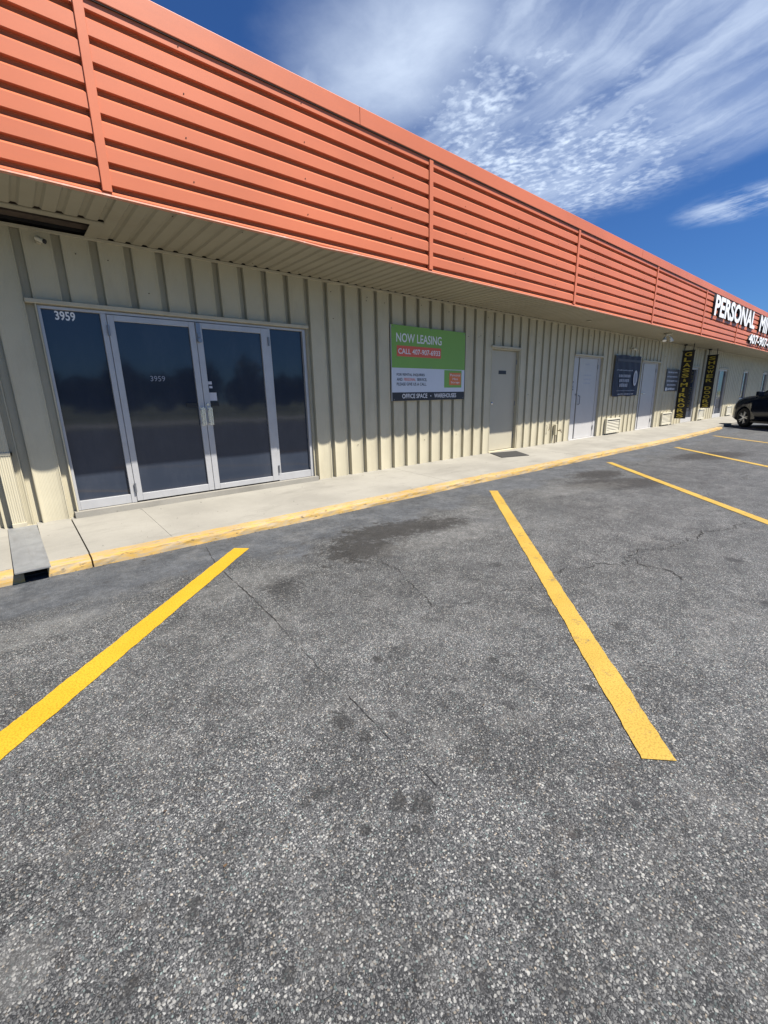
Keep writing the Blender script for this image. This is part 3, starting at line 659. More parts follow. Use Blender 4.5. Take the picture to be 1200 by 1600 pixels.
fascia = g.build('fascia', [M_coral, M_seam], B, fix=False)
for sx in SEAMS:
    g = MB(); g.bbox(sx - 0.036, sx + 0.036, P - 0.014, P + 0.03, ZS + 0.030, 4.392, 0.003); g.build('seam_trim', M_coral, fascia)
# cap, jointed every two panels
cj = [-12.9, -4.6, 3.69, 11.96, 20.25, 28.5, 36.8, 45.1, 53.4]
xs = [XL] + cj + [XR]
for a, b_ in zip(xs[:-1], xs[1:]):
    g = MB()
    g.bbox(a + 0.0015, b_ - 0.0015, P - 0.022, P + 0.30, 4.402, ZT, 0.006)
    g.build('cap', M_coral, fascia)
g = MB(); g.box(XL, XR, P - 0.016, P + 0.02, 4.393, 4.401); g.build('cap_joint', M_seam, fascia)
g = MB(); rows = []
for i in range(201):
    x = XL + (XR - XL) * i / 200; dz = 0.004 * mnoise.noise(Vector((x * 1.1, 5, 0))) - 0.010 * math.exp(-((x - 3.1) / 0.25) ** 2)
    dy = 0.006 * mnoise.noise(Vector((x * 0.8, 15, 0)))
    rows.append([(x, P - 0.012 + dy, ZS + 0.010 + dz), (x, P - 0.014 + dy, ZS - 0.002 + dz), (x, P + 0.03, ZS - 0.004 + dz), (x, P + 0.03, ZS + 0.010 + dz)])
g.grid(rows, 0, False, True); g.build('drip_edge', M_coraledge, fascia)
g = MB(); g.box(XL, XR, P + 0.06, W + 12, 3.92, 3.98); g.box(XL, XR, P + 0.07, P + 0.28, 3.30, 4.40); g.box(XL, XL + .05, P + .04, W + 12, 0.0, 3.9); g.box(XR, XR + .1, P + .02, W + 12, 0, 4.4)
g.build('roof', mat('grey_roof_sheet', (0.4, 0.4, 0.4), 0.7), B)

# ------------------------------------------------------------------ glazed entrance
YF = W + 0.022                 # front of aluminium frames
ZL, ZH = 0.222, 2.36
g = MB()
g.bbox(0.442, 0.468, YF, YF + 0.09, ZL, ZH, .002); g.bbox(3.480, 3.528, YF, YF + 0.09, ZL, ZH, .002)
g.bbox(0.982, 1.036, YF, YF + 0.09, ZL, ZH - 0.028, .002); g.bbox(2.932, 2.970, YF, YF + 0.09, ZL, ZH - 0.028, .002)
g.bbox(0.469, 3.479, YF, YF + 0.09, ZH - 0.027, ZH, .002)
g.build('entrance_frame', M_alum, B)
g = MB(); g.box(0.40, 3.57, W - 0.045, W + 0.2, 0.10, ZL - 0.004); g.build('threshold', M_conc, B)
def sidelight(x0, x1):
    g = MB(); g.bbox(x0, x1, YF + 0.006, YF + 0.08, ZL, 0.325, .003)
    s = g.build('side_window', M_alum, B)
    g = MB(); g.box(x0, x1, YF + 0.040, YF + 0.048, 0.326, ZH - 0.028); g.build('pane', M_glass, s)
    return s
s1 = sidelight(0.469, 0.981); s2 = sidelight(2.971, 3.479)
def glass_door(x0, x1, gx0, gx1, gz0, gz1, hinge_x, hx, bar):
    g = MB(); z0, z1 = ZL + 0.014, ZH - 0.034; y0, y1 = YF - 0.008, YF + 0.05
    g.bbox(x0, gx0, y0, y1, z0, z1, .003); g.bbox(gx1, x1, y0, y1, z0, z1, .003)
    g.bbox(gx0 + .0005, gx1 - .0005, y0 + .0005, y1, gz1, z1, .003); g.bbox(gx0 + .0005, gx1 - .0005, y0 + .0005, y1, z0, gz0, .003)
    d = g.build('glass_door', M_alum, B)
    g = MB(); g.box(gx0, gx1, YF + 0.018, YF + 0.026, gz0, gz1); g.build('pane', M_glass, d)
    for hz in (0.40, 2.16):
        g = MB(); g.cyl((hinge_x, y0 - 0.010, hz - 0.055), (hinge_x, y0 - 0.010, hz + 0.055), 0.012, 10); g.build('hinge', M_alumdk, d)
    # flat pull handle standing off the stile
    g = MB(); g.bbox(hx - 0.022, hx + 0.022, y0 - 0.004, y0 - 0.0005, 1.085, 1.315, .001)
    g.bbox(hx - 0.026, hx - 0.010, y0 - 0.055, y0 - 0.043, 1.09, 1.31, .003); g.bbox(hx + 0.006, hx + 0.022, y0 - 0.055, y0 - 0.043, 1.09, 1.31, .003)
    for hz in (1.12, 1.28): g.box(hx - 0.022, hx + 0.018, y0 - 0.045, y0 - 0.003, hz - 0.008, hz + 0.008)
    g.build('handle', M_chrome, d)
    g = MB(); g.bbox(bar[0], bar[1], YF + 0.010, YF + 0.0175, 1.322, 1.372, .003); g.build('push_bar', M_black, d)
    for k in range(5):
        pass
    return d
d1 = glass_door(1.040, 1.970, 1.105, 1.898, 0.322, 2.265, 1.038, 1.935, (1.757, 1.8975))
d2 = glass_door(1.976, 2.930, 2.050, 2.832, 0.305, 2.259, 2.934, 2.025, (2.0505, 2.165))
d1['label'] = 'left glazed door leaf of the double entrance'; d2['label'] = 'right glazed door leaf of the double entrance'
g = MB(); g.cyl((2.012, YF - 0.009, 1.345), (2.012, YF - 0.020, 1.345), 0.017, 14); g.build('lock_cylinder', M_chrome, d2)
g = MB(); g.bbox(1.978, 2.030, YF - 0.018, YF - 0.0085, 2.130, 2.322, .003); g.cyl((2.004, YF - 0.019, 2.115), (2.004, YF - 0.045, 2.115), 0.026, 14); g.bbox(1.985, 2.022, YF - 0.03, YF - 0.0185, 2.15, 2.20, .003); g.build('padlock_hasp', M_alumdk, d2)
for (xa, xb, za, zb) in ((2.056, 2.105, 1.595, 1.632), (2.066, 2.107, 1.548, 1.576)):
    g = MB(); g.box(xa, xb, YF + 0.0155, YF + 0.0178, za, zb); g.build('sticker', M_whiteprint, d2)
g = MB(); g.box(2.058, 2.150, YF + 0.0150, YF + 0.0178, 1.392, 1.494); st = g.build('hours_sticker', M_whiteprint, d2)
lettering('3959', 0.580, 0.757, 2.235, 2.325, YF + 0.0385, M_whitevinyl, s1, bold=0.022, name='house_number')
lettering('3959', 1.39, 1.552, 1.630, 1.690, YF + 0.0165, M_dim, d1, bold=0.0, name='house_number')

# ------------------------------------------------------------------ beige door
def plain_frame(a, b_, z1, m_, parent, side=0.05, y=W + 0.03, dep=0.16, z0=0.15):
    g.bbox(a, a + side, y, y + dep, z0, z1, .003); g.bbox(b_ - side, b_, y, y + dep, z0, z1, .003); g.bbox(a + side, b_ - side, y, y + dep, z1 - side, z1, .003)
YD = W + 0.088
g = MB(); g.bbox(8.010, 9.010, YD, YD + 0.045, 0.180, 2.325, .003)
bd = g.build('door', M_door, B); bd['label'] = 'flat beige door'
g = MB(); g.box(7.977, 8.006, W + 0.012, W + .2, .15, 2.348); g.box(9.016, 9.048, W + 0.012, W + .2, .15, 2.348); g.box(8.007, 9.015, W + .012, W + .2, 2.329, 2.348); g.box(7.977, 9.048, W - .02, W + .2, .12, .170); g.build('frame', M_wall, bd)
g = MB(); g.cyl((8.085, YD - 0.001, 1.22), (8.085, YD - 0.03, 1.22), 0.014, 12); g.lathe([(0.0, 0.012), (0.012, 0.028), (0.03, 0.030), (0.042, 0.018), (0.045, 0.0)], (8.085, YD - 0.025, 1.22), (0, -1, 0), 16); g.cyl((8.085, YD - .001, 1.22), (8.085, YD - .008, 1.22), 0.034, 16); g.build('knob', M_chrome, bd)
g = MB(); g.box(8.36, 8.63, YD - 0.006, YD - 0.0005, 1.83, 1.905); pl = g.build('number_plate', M_signblack, bd)
lettering('3961', 8.42, 8.57, 1.848, 1.888, YD - 0.007, M_whiteprint, bd, name='lettering') if False else None
for hz in (0.45, 1.2, 2.1):
    g = MB(); g.cyl((9.012, YD - .006, hz - .05), (9.012, YD - .006, hz + .05), 0.010, 8); g.build('hinge', M_alumdk, bd)

# ------------------------------------------------------------------ white double doors
def white_doors(a, b_, split, label, handle_z, lever):
    g = MB(); g.bbox(split + 0.05, b_ - 0.17, YD - 0.01, YD + 0.04, 0.165, 2.315, .003)
    d = g.build('door', M_white, B); d['label'] = label
    g = MB(); g.bbox(a + 0.03, split - 0.012, YD - 0.005, YD + 0.04, 0.165, 2.315, .003); g.build('side_leaf', M_white, d)
    g = MB(); g.box(split - 0.011, split + 0.049, YD + 0.03, YD + 0.05, 0.165, 2.315); g.build('astragal_gap', M_seam, d)
    g = MB(); g.box(a + .002, a + 0.028, W + .01, W + .2, .12, 2.343); g.box(b_ - 0.165, b_ - .002, YD - .02, W + .2, .12, 2.343); g.box(a + .029, b_ - .166, W + .03, W + .2, 2.319, 2.343); g.box(a + .029, b_ - .166, W - .02, W + .2, .115, .16); g.build('frame', M_white, d)
    g = MB(); hx = split + 0.11
    if lever:
        g.cyl((hx, YD - .012, 1.345), (hx, YD - .06, 1.345), 0.012, 10); g.bbox(hx - .015, hx + .12, YD - .07, YD - .052, 1.333, 1.357, .004); g.cyl((hx, YD - .011, 1.345), (hx, YD - .018, 1.345), .032, 14)
        g.build('handle', M_chrome, d)
    else:
        g.tube([(hx, YD - .012, 1.33), (hx, YD - .06, 1.31), (hx, YD - .06, 1.11), (hx, YD - .012, 1.09)], 0.011, 8)
        g.build('handle', M_alumdk, d)
        g = MB(); g.cyl((split - .05, YD - .006, 1.358), (split - .05, YD - .02, 1.358), .026, 14); g.build('lock_cylinder', M_chrome, d)
    for hz in (0.42, 2.1):
        g = MB(); g.bbox(b_ - 0.185, b_ - 0.145, YD - .03, YD - .0215, hz - .06, hz + .06, .002); g.build('hinge', M_alumdk, d)
    return d
wd1 = white_doors(11.52, 13.20, 11.93, 'white double door with pale lettering and an accessibility sticker', 1.2, False)
wd2 = white_doors(16.03, 17.66, 16.36, 'plain white double door with a silver lever', 1.35, True)
g = MB(); g.box(11.60, 11.735, YD - .009, YD - .0055, 1.475, 1.70, 0); g.box(11.615, 11.72, YD - .011, YD - .0092, 1.50, 1.675, 1)
st = g.build('accessibility_sticker', [M_ink, M_whiteprint], wd1)
g = MB()   # wheelchair figure: head, back, wheel
g.cyl((11.672, YD - .0115, 1.645), (11.672, YD - .0125, 1.645), .011, 10); g.box(11.664, 11.678, YD - .0125, YD - .0113, 1.575, 1.632); g.box(11.664, 11.702, YD - .0125, YD - .0113, 1.566, 1.574)
g.lathe([(0, .034), (0.001, .034), (0.001, .024), (0, .024)], (11.668, YD - .0113, 1.55), (0, -1, 0), 18); g.build('wheelchair_mark', M_ink, wd1)
for (xa, xb, za, zb) in ((12.30, 12.55, 2.13, 2.17), (12.26, 12.72, 1.84, 1.885), (12.27, 12.70, 1.735, 1.78), (12.28, 12.69, 1.635, 1.675)):
    g = MB(); n = 7
    for k in range(n):
        xx = xa + (xb - xa) * k / n; g.box(xx, xx + (xb - xa) / n * random.uniform(.6, .95), YD - .0118, YD - .0105, za + random.uniform(0, .006), zb)
    g.build('lettering', mat('faded_grey_print', (0.45, 0.46, 0.50), 0.6) if 'faded_grey_print' not in MATS else MATS['faded_grey_print'], wd1)

# ------------------------------------------------------------------ far glazed doors and windows
def far_glass(a, b_, z0, z1, name, label, split=None):
    g = MB(); y0 = W + 0.03; s = 0.07
    zb = 0.155 if z0 == 0 else z0
    g.bbox(a + .002, a + s, y0, y0 + .12, zb, z1 - .003, .003); g.bbox(b_ - s, b_ - .002, y0, y0 + .12, zb, z1 - .003, .003)
    g.bbox(a + s + .001, b_ - s - .001, y0, y0 + .12, z1 - s, z1 - .003, .003); g.bbox(a + s + .001, b_ - s - .001, y0, y0 + .12, zb, zb + (.17 if z0 == 0 else .06), .003)
    if split: g.bbox(split - .04, split + .04, y0 - .004, y0 + .1, zb + .171, z1 - s - .001, .003)
    d = g.build(name, M_white, B); d['label'] = label
    g = MB(); g.box(a + s, b_ - s, y0 + .05, y0 + .06, zb + .05, z1 - s); g.build('pane', M_glass, d)
    if z0 == 0:
        g = MB(); hx = (split or a + .1) + .0; g.tube([(hx, y0 - .005, 1.32), (hx, y0 - .06, 1.30), (hx, y0 - .06, 1.06), (hx, y0 - .005, 1.04)], .014, 8); g.build('handle', M_chrome, d)
        g = MB(); g.box(a, b_, W - .02, W + .2, .10, .154); g.build('threshold', M_conc, d)
    return d
far_glass(20.55, 22.03, 0, 2.30, 'glass_door', 'white framed glass door behind the glass and mirrors banner', 20.75)
far_glass(24.95, 26.45, 0, 2.33, 'glass_door', 'white framed glass door past the shower doors banner', 25.25)
far_glass(29.45, 30.65, 0.92, 2.33, 'window', 'white framed window behind the parked car', 29.8)
far_glass(34.1, 35.5, 0.92, 2.33, 'window', 'farthest white framed window', 34.5)
for (px, pw_) in ((22.45, .16),):      # pale corner post between the two hanging banners
    g = MB(); g.bbox(px, px + pw_, W - .06, W - .011, .152, ZS - .03, .004); g.build('corner_trim', M_trim, B)

# ------------------------------------------------------------------ leasing sign
S = thing('leasing_sign', 'green white and black leasing sign board screwed to the cream siding', 'sign', (6.11, W - 0.01, 1.322))
ys = W - 0.028
g = MB(); g.bbox(5.150, 7.066, ys, W - 0.001, 1.322, 2.565, .002); g.build('board', M_signwhite, S)
g = MB(); g.box(5.151, 7.065, ys - .0015, ys - .0002, 1.878, 2.564); g.build('green_panel', M_green, S)
g = MB(); g.box(5.151, 7.065, ys - .0015, ys - .0002, 1.323, 1.468); g.build('black_band', M_signblack, S)
g = MB(); g.box(5.268, 6.374, ys - .0030, ys - .0017, 2.066, 2.241); g.build('red_band', M_red, S)
yt = ys - 0.0042
lettering('NOW LEASING', 5.259, 6.388, 2.296, 2.442, yt + .001, M_whitevinyl, S, bold=0.014)
lettering('CALL 407-907-6933', 5.299, 6.350, 2.106, 2.196, yt, M_whitevinyl, S, bold=0.014)
lettering('FOR RENTAL INQUIRIES', 5.259, 5.945, 1.738, 1.789, yt + .002, M_ink, S, bold=0.012)
lettering('AND', 5.259, 5.392, 1.662, 1.711, yt + .002, M_ink, S, bold=0.012)
lettering('PERSONAL', 5.428, 5.715, 1.662, 1.711, yt + .002, M_red, S, bold=0.006)
lettering('SERVICE,', 5.748, 6.003, 1.654, 1.711, yt + .002, M_ink, S, bold=0.012)
lettering('PLEASE GIVE US A CALL.', 5.257, 5.992, 1.582, 1.633, yt + .002, M_ink, S, bold=0.012)
lettering('OFFICE SPACE', 5.382, 6.012, 1.364, 1.442, yt + .001, M_whitevinyl, S, bold=0.014)
lettering('WAREHOUSES', 6.198, 6.822, 1.364, 1.442, yt + .001, M_whitevinyl, S, bold=0.014)
g = MB(); g.cyl((6.107, ys - .0017, 1.400), (6.107, ys - .003, 1.400), 0.012, 10); g.build('dot', M_whitevinyl, S)
g = MB(); g.box(6.474, 6.976, ys - .0018, ys - .0002, 1.546, 1.865); g.build('logo_panel', M_green, S)
g = MB(); g.box(6.615, 6.955, ys - .0032, ys - .0020, 1.593, 1.820); g.build('logo_panel', mat('orange_print', (0.72, 0.20, 0.06), .5), S)
lettering('Personal', 6.64, 6.93, 1.755, 1.80, yt - .001, M_whitevinyl, S); lettering('Mini', 6.71, 6.86, 1.685, 1.728, yt - .001, M_whitevinyl, S); lettering('Storage', 6.66, 6.91, 1.615, 1.665, yt - .001, M_whitevinyl, S)
for (xx, zz_) in ((5.19, 2.53), (6.11, 2.545), (7.03, 2.53), (6.11, 1.90), (5.19, 1.35), (7.03, 1.35)):
    g = MB(); g.cyl((xx, ys - .002, zz_), (xx, ys - .006, zz_), .009, 8); g.build('screw', M_alumdk, S)

# ------------------------------------------------------------------ navy poster banner, grey sign
N = thing('wall_banner', 'navy printed banner with pale oval emblem hung on the siding beside a white door', 'banner', (14.86, W, 1.28))
g = MB(); rows = []
for i in range(25):
    x = 13.905 + 1.89 * i / 24; rows.append([(x, W - .03 + .012 * math.sin(i * 1.1 + k * .4), 1.28 + 1.19 * k / 12 - (0.012 * math.sin(i * .5) if k in (0, 12) else 0)) for k in range(13)])
g.grid(rows, 0, True); g.build('cloth', M_navy, N, fix=False)
yb = W - .048
def dashes(parent, x0, x1, z0, z1, n, mt, y, name='lettering'):
    g = MB()
    for k in range(n):
        xx = x0 + (x1 - x0) * k / n; g.box(xx, xx + (x1 - x0) / n * random.uniform(.6, .9), y - .001, y, z0 + random.uniform(0, .01), z1 - random.uniform(0, .012))
    g.build(name, mt, parent)
g = MB(); g.box(14.03, 15.76, yb - .001, yb, 2.29, 2.36); g.build('top_band', mat('faded_navy', (.07, .075, .10), .6), N)
dashes(N, 14.03, 15.2, 2.02, 2.06, 12, M_dim, yb); dashes(N, 14.22, 15.08, 1.83, 1.92, 8, M_dim, yb); dashes(N, 14.28, 15.02, 1.69, 1.79, 6, M_dim, yb); dashes(N, 14.32, 14.95, 1.55, 1.66, 5, M_dim, yb)
dashes(N, 14.15, 15.5, 1.43, 1.46, 18, M_dim, yb); dashes(N, 14.25, 15.45, 1.325, 1.355, 16, M_whiteprint, yb)
g = MB(); g.add([(15.46 + .155 * math.cos(a), yb - .001, 1.82 + .235 * math.sin(a)) for a in [2 * math.pi * i / 28 for i in range(28)]], [list(range(28))]); g.build('emblem', M_whiteprint, N, fix=False)
g = MB(); g.add([(15.46 + .105 * math.cos(a), yb - .0022, 1.82 + .17 * math.sin(a)) for a in [2 * math.pi * i / 28 for i in range(28)]], [list(range(28))]); g.build('emblem', M_dim, N, fix=False)
for (x, z) in ((13.92, 2.46), (15.78, 2.46), (13.92, 1.30), (15.78, 1.29), (14.85, 2.47)):
    g = MB(); g.cyl((x, W - .052, z), (x, W - .06, z), .016, 10); g.build('grommet', M_chrome, N)
G = thing('notice_board', 'grey notice board with rows of pale lettering between a white door and the hanging banner', 'sign', (18.93, W, 1.40))
g = MB(); g.bbox(18.30, 19.60, W - .03, W - .002, 1.40, 2.165, .003); g.build('board', M_greysign, G)
for (z0, z1, xa, xb) in ((2.03, 2.09, 18.42, 19.4), (1.88, 1.94, 18.38, 19.45), (1.73, 1.79, 18.38, 19.5), (1.59, 1.65, 18.45, 19.4)): dashes(G, xa, xb, z0, z1, 9, M_whiteprint, W - .031)
g = MB(); g.box(18.32, 18.48, W - .032, W - .0305, 1.42, 1.53); g.build('pale_corner', M_whitevinyl, G); dashes(G, 18.55, 19.3, 1.44, 1.52, 7, M_whitevinyl, W - .031)

# ------------------------------------------------------------------ blade banners hung square to the wall
def blade(name, label, X, yl, yr, z0, z1, lines, bg_):
    T = thing(name, label, 'banner', (X, (yl + yr) / 2, z0), 'black vertical banners with yellow letters hung under the soffit')
    g = MB(); rows = []
    for i in range(9):
        y = yl + (yr - yl) * i / 8; rows.append([(X + .010 * math.sin(i * .9 + k * .35), y, z0 + (z1 - z0) * k / 20) for k in range(21)])
    g.grid(rows, 0, True); g.build('cloth', bg_, T, fix=False)
    g = MB(); ym = (yl + yr) / 2
    g.cyl((X, yl + .02, z1 + .012), (X, yr - .02, z1 + .012), .016, 10); g.cyl((X, yl - .05, z1 + .012), (X, yl - .05, ZS - .001), .014, 8); g.cyl((X, yr + .05, z1 + .012), (X, yr + .05, ZS - .001), .014, 8); g.bbox(X - .05, X + .05, yl - .12, yl - .02, ZS - .05, ZS - .0015, .004)
    g.build('hanger', M_black, T)
    for (ch, za, zb, s) in lines:
        mrg = (yl - yr) * (1 - s) / 2
        lettering(ch, yl - mrg, yr + mrg, za, zb, X - .016, M_yellowprint, T, bold=0.02, face='-X')
    return T
def column(txt, z1, z0, small='&'):
    n = sum(1 if c != small and c != ' ' else 0.75 for c in txt); step = (z1 - z0) / n; z = z1; out = []
    for c in txt:
        st = step * (1 if c != small and c != ' ' else 0.75)
        if c != ' ': out.append((c, z - st * 0.88, z - st * 0.14, 0.60 if c not in (small, 'I') else (0.28 if c == small else 0.2)))
        z -= st
    return out
blade('hanging_banner', 'vertical black banner in yellow letters reading GLASS & MIRRORS, beside the grey notice board', 19.62, 5.80, 5.42, 0.38, 2.82, column('GLASS&MIRRORS', 2.80, 0.40), M_blackcloth)
blade('hanging_banner', 'shorter vertical black banner in yellow letters reading SHOWER DOORS', 22.80, 5.82, 5.45, 0.68, 2.80, column('SHOWER DOORS', 2.78, 0.70), M_blackcloth)

# ------------------------------------------------------------------ channel letters on the fascia
L = thing('fascia_sign', 'raised white letters PERSONAL MINI with dark sides on the coral fascia', 'sign', (18.0, P, 3.73))
yL = P - 0.03
lettering('PERSONAL', 17.99, 23.62, 3.735, 4.36, yL, None, L, bold=0.034, depth=0.07, mats=[M_whitevinyl, M_ink])
lettering('MINI', 24.52, 26.95, 3.735, 4.36, yL, None, L, bold=0.034, depth=0.07, mats=[M_whitevinyl, M_ink])
for x in (18.4, 20.3, 22.4, 24.9, 26.6):
    g = MB(); g.box(x, x + .05, P - .055, P + .02, 3.80, 3.83); g.build('mounting_bracket', M_ink, L)
L2 = thing('phone_sign', 'smaller raised white phone number 407-907-6933 under the big fascia letters', 'sign', (23.1, P, 3.19))
lettering('407-907-6933', 23.10, 28.6, 3.195, 3.565, yL, None, L2, bold=0.030, depth=0.07, mats=[M_whitevinyl, M_ink])
for x in (23.6, 25.2, 27, 28.2):
    g = MB(); g.box(x, x + .05, P - .055, P + .02, 3.30, 3.33); g.build('mounting_bracket', M_ink, L2)

# ------------------------------------------------------------------ louvred wall units
A = thing('wall_air_conditioner', 'louvred wall unit right of the white lettered door, below the navy banner', 'air conditioner', (13.68, W, 0.17), 'louvred air conditioner grilles low on the wall')
x0, x1, z0, z1 = 13.68, 14.66, 0.195, 0.635
g = MB(); ya = W - 0.066
g.bbox(x0, x0 + .045, ya, W - .001, z0, z1, .004); g.bbox(x1 - .045, x1, ya, W - .001, z0, z1, .004); g.bbox(x0 + .0455, x1 - .0455, ya, W - .001, z1 - .045, z1, .004); g.bbox(x0 + .0455, x1 - .0455, ya, W - .001, z0, z0 + .05, .004)
g.build('case', M_ac, A)
g = MB()
for k in range(7):
    z = z0 + .062 + k * .046; g.add([(x0 + .045, ya + .012, z), (x1 - .045, ya + .012, z), (x1 - .045, ya + .030, z + .024), (x0 + .045, ya + .030, z + .024), (x0 + .045, ya + .015, z - .003), (x1 - .045, ya + .015, z - .003), (x1 - .045, ya + .033, z + .021), (x0 + .045, ya + .033, z + .021)], [(0, 1, 2, 3), (4, 7, 6, 5), (0, 4, 5, 1), (3, 2, 6, 7)])
g.build('louvres', M_ac, A)
g = MB(); g.box(x0 + .04, x1 - .04, ya + .045, ya + .055, z0 + .04, z1 - .04); g.build('coil', M_alumdk, A)
for (X0, lab) in ((18.30, 'louvred wall unit between the plain white door and the GLASS & MIRRORS banner'), (22.48, 'louvred wall unit low on the wall under the SHOWER DOORS banner'), (27.15, 'louvred wall unit farthest along the wall, next to the parked car')):
    c = copy_tree(A); c.location.x = X0; c['label'] = lab

# ------------------------------------------------------------------ small fixtures
def camera_unit(name, label, x, z, s=1.0):
    T = thing(name, label, 'security camera', (x, W, z))
    g = MB(); g.bbox(x - .03 * s, x + .03 * s, W - .03, W + .014, z - .005, z + .055 * s, .004); g.cyl((x, W - .03, z + .03), (x + .03, W - .10, z + .015), .012 * s, 8); g.build('mount', M_wall, T)
    g = MB(); a = Vector((x - .03 * s, W - .09, z + .02)); b_ = Vector((x + .045 * s, W - .09 - .07 * s, z - .012)); g.cyl(a, b_, .032 * s, 14); g.build('housing', M_ac, T)
    g = MB(); d = (b_ - a).normalized(); g.cyl(b_ + d * .0005, b_ + d * .012, .030 * s, 14); g.build('lens', M_black, T)
camera_unit('security_camera', 'small white camera under the soffit slot above the glass entrance', 0.56, 2.925, 0.7)
camera_unit('security_camera', 'small white camera above the navy wall banner', 14.98, 2.66, 1.1)
T = thing('soffit_lamp', 'white double floodlight hanging from the soffit before the hanging banners', 'lamp', (15.4, 5.05, ZS))
g = MB(); g.lathe([(-.001, .0), (-.001, .11), (-.03, .115), (-.045, .07), (-.045, 0)], (15.45, 5.02, ZS), (0, 0, 1), 18); g.build('base', M_trim, T)
for sx in (-1, 1):
    g = MB(); a = Vector((15.45 + sx * .05, 5.02, ZS - .045)); b_ = a + Vector((sx * .03, -.05 * sx, -.07)); c_ = b_ + Vector((.06 * sx, -.02, -.10)); g.cyl(a, b_, .014, 8); g.cyl(b_, c_, .030, 12, 0, .055); g.build('lamp_head', M_lamp, T)
g = MB()
for sx, r0 in ((11.0, .05),): g.lathe([(-.002, 0), (-.002, r0), (-.02, r0 * .9), (-.02, 0)], (sx, 5.3, ZS), (0, 0, 1), 14)
T = tag(g.build('ceiling_disc', M_trim, origin=(11.0, 5.3, ZS)), 'small round cover plate on the soffit above the beige door wall', 'cover plate')
# downspout and drain cover
D = thing('downspout', 'cream fluted downspout running down the wall to the grey drain cover', 'downspout', (-0.085, W, 0.15))
g = MB(); pts = []
dx0, dx1, dy0, dy1 = -0.140, -0.030, W - 0.085, W - 0.004
n = 6
for i in range(n * 2 + 1): pts.append((dx0 + (dx1 - dx0) * i / (n * 2), dy0 + (0.0035 if i % 2 else 0)))
m_ = 3
for i in range(1, m_ * 2): pts.append((dx1 - (0.003 if i % 2 else 0), dy0 + (dy1 - dy0) * i / (m_ * 2)))
pts += [(dx1, dy1), (dx0, dy1)]
for i in range(m_ * 2 - 1, 0, -1): pts.append((dx0 + (0.003 if i % 2 else 0), dy0 + (dy1 - dy0) * i / (m_ * 2)))
g.grid([[(x, y, z) for x, y in pts] for z in (0.205, ZS - .02)], 0, False, True)
g.build('pipe', M_wall, D)
g = MB(); g.bbox(dx0 - .004, dx1 + .004, dy0 - .010, dy1 + .003, 0.158, 0.2045, .004); g.build('shoe', M_trim, D)
for z in (.9, 2.2):
    g = MB(); g.box(dx0 - .02, dx1 + .02, dy0 - .004, dy0 - .001, z, z + .03); g.box(dx0 - .022, dx0 - .002, dy0 - .004, W, z, z + .03); g.box(dx1 + .002, dx1 + .022, dy0 - .004, W, z, z + .03); g.build('strap', M_trim, D)
g = MB(); rows = []
for i in range(13):
    y = 4.30 + (5.77 - 4.30) * i / 12; z = zwalk(y) + 0.012 + .022 * (1 - i / 12) + .002 * mnoise.noise(Vector((y * 3, 0, 0)))
    xa, xb = -0.187 + .022 * (1 - i / 12), 0.065 - .017 * (i / 12)
    rows.append([(xa, y, z - .01), (xa, y, z), ((xa + xb) / 2, y, z + .004), (xb, y, z), (xb, y, z - .01)])
g.grid(rows, 0, False, True); g.add(rows[0], [(0, 1, 2, 3, 4)])
tag(g.build('drain_cover', M_greysteel, origin=(-.06, 5.0, .11)), 'grey metal plate laid over the drain trough across the sidewalk', 'drain cover')
# pipe stub, hose bib and conduit
T = thing('wall_spigot', 'weathered spigot and short pipe on the wall left of the white lettered door', 'spigot', (10.75, W, .3))
g = MB(); g.tube([(10.73, W - .04, .14), (10.73, W - .04, .36)], .020, 10); g.build('pipe', M_pipe, T)
g = MB(); g.bbox(10.695, 10.765, W - .07, W - .001, .36, .63, .006); g.build('pipe_box', M_wall, T)
g = MB(); g.tube([(10.93, W + .005, .46), (10.93, W - .09, .46), (10.93, W - .11, .41)], .014, 10); g.lathe([(0, .0), (0, .03), (.012, .03), (.012, 0)], (10.93, W - .07, .49), (0, 0, 1), 12); g.build('tap', M_pipe, T)
g = MB(); g.tube([(10.45, W - .02, .66), (10.43, W - .05, .63), (10.41, W - .05, .52), (10.43, W - .02, .50)], .010, 8); g.build('hook', M_pipe, T)
# door mat
g = MB(); me = [(8.00, 5.80), (8.62, 5.55), (8.40, 5.10), (7.70, 5.29)]
me = [(7.98, 5.80), (8.72, 5.62), (8.42, 5.10), (7.69, 5.29)]
cx, cy = sum(q[0] for q in me) / 4, sum(q[1] for q in me) / 4
inner = [(cx + (q[0] - cx) * .94, cy + (q[1] - cy) * .94) for q in me]
bot = [(x, y, zwalk(y) + .001) for x, y in me]; mid_ = [(x, y, zwalk(y) + .010) for x, y in me]; top = [(x, y, zwalk(y) + .014) for x, y in inner]
g.grid([bot, mid_, top], 0, False, True); g.add(top, [(0, 1, 2, 3)])
tag(g.build('door_mat', M_rubber, origin=(cx, cy, zwalk(cy))), 'dark rubber mat lying askew on the sidewalk before the beige door', 'mat')

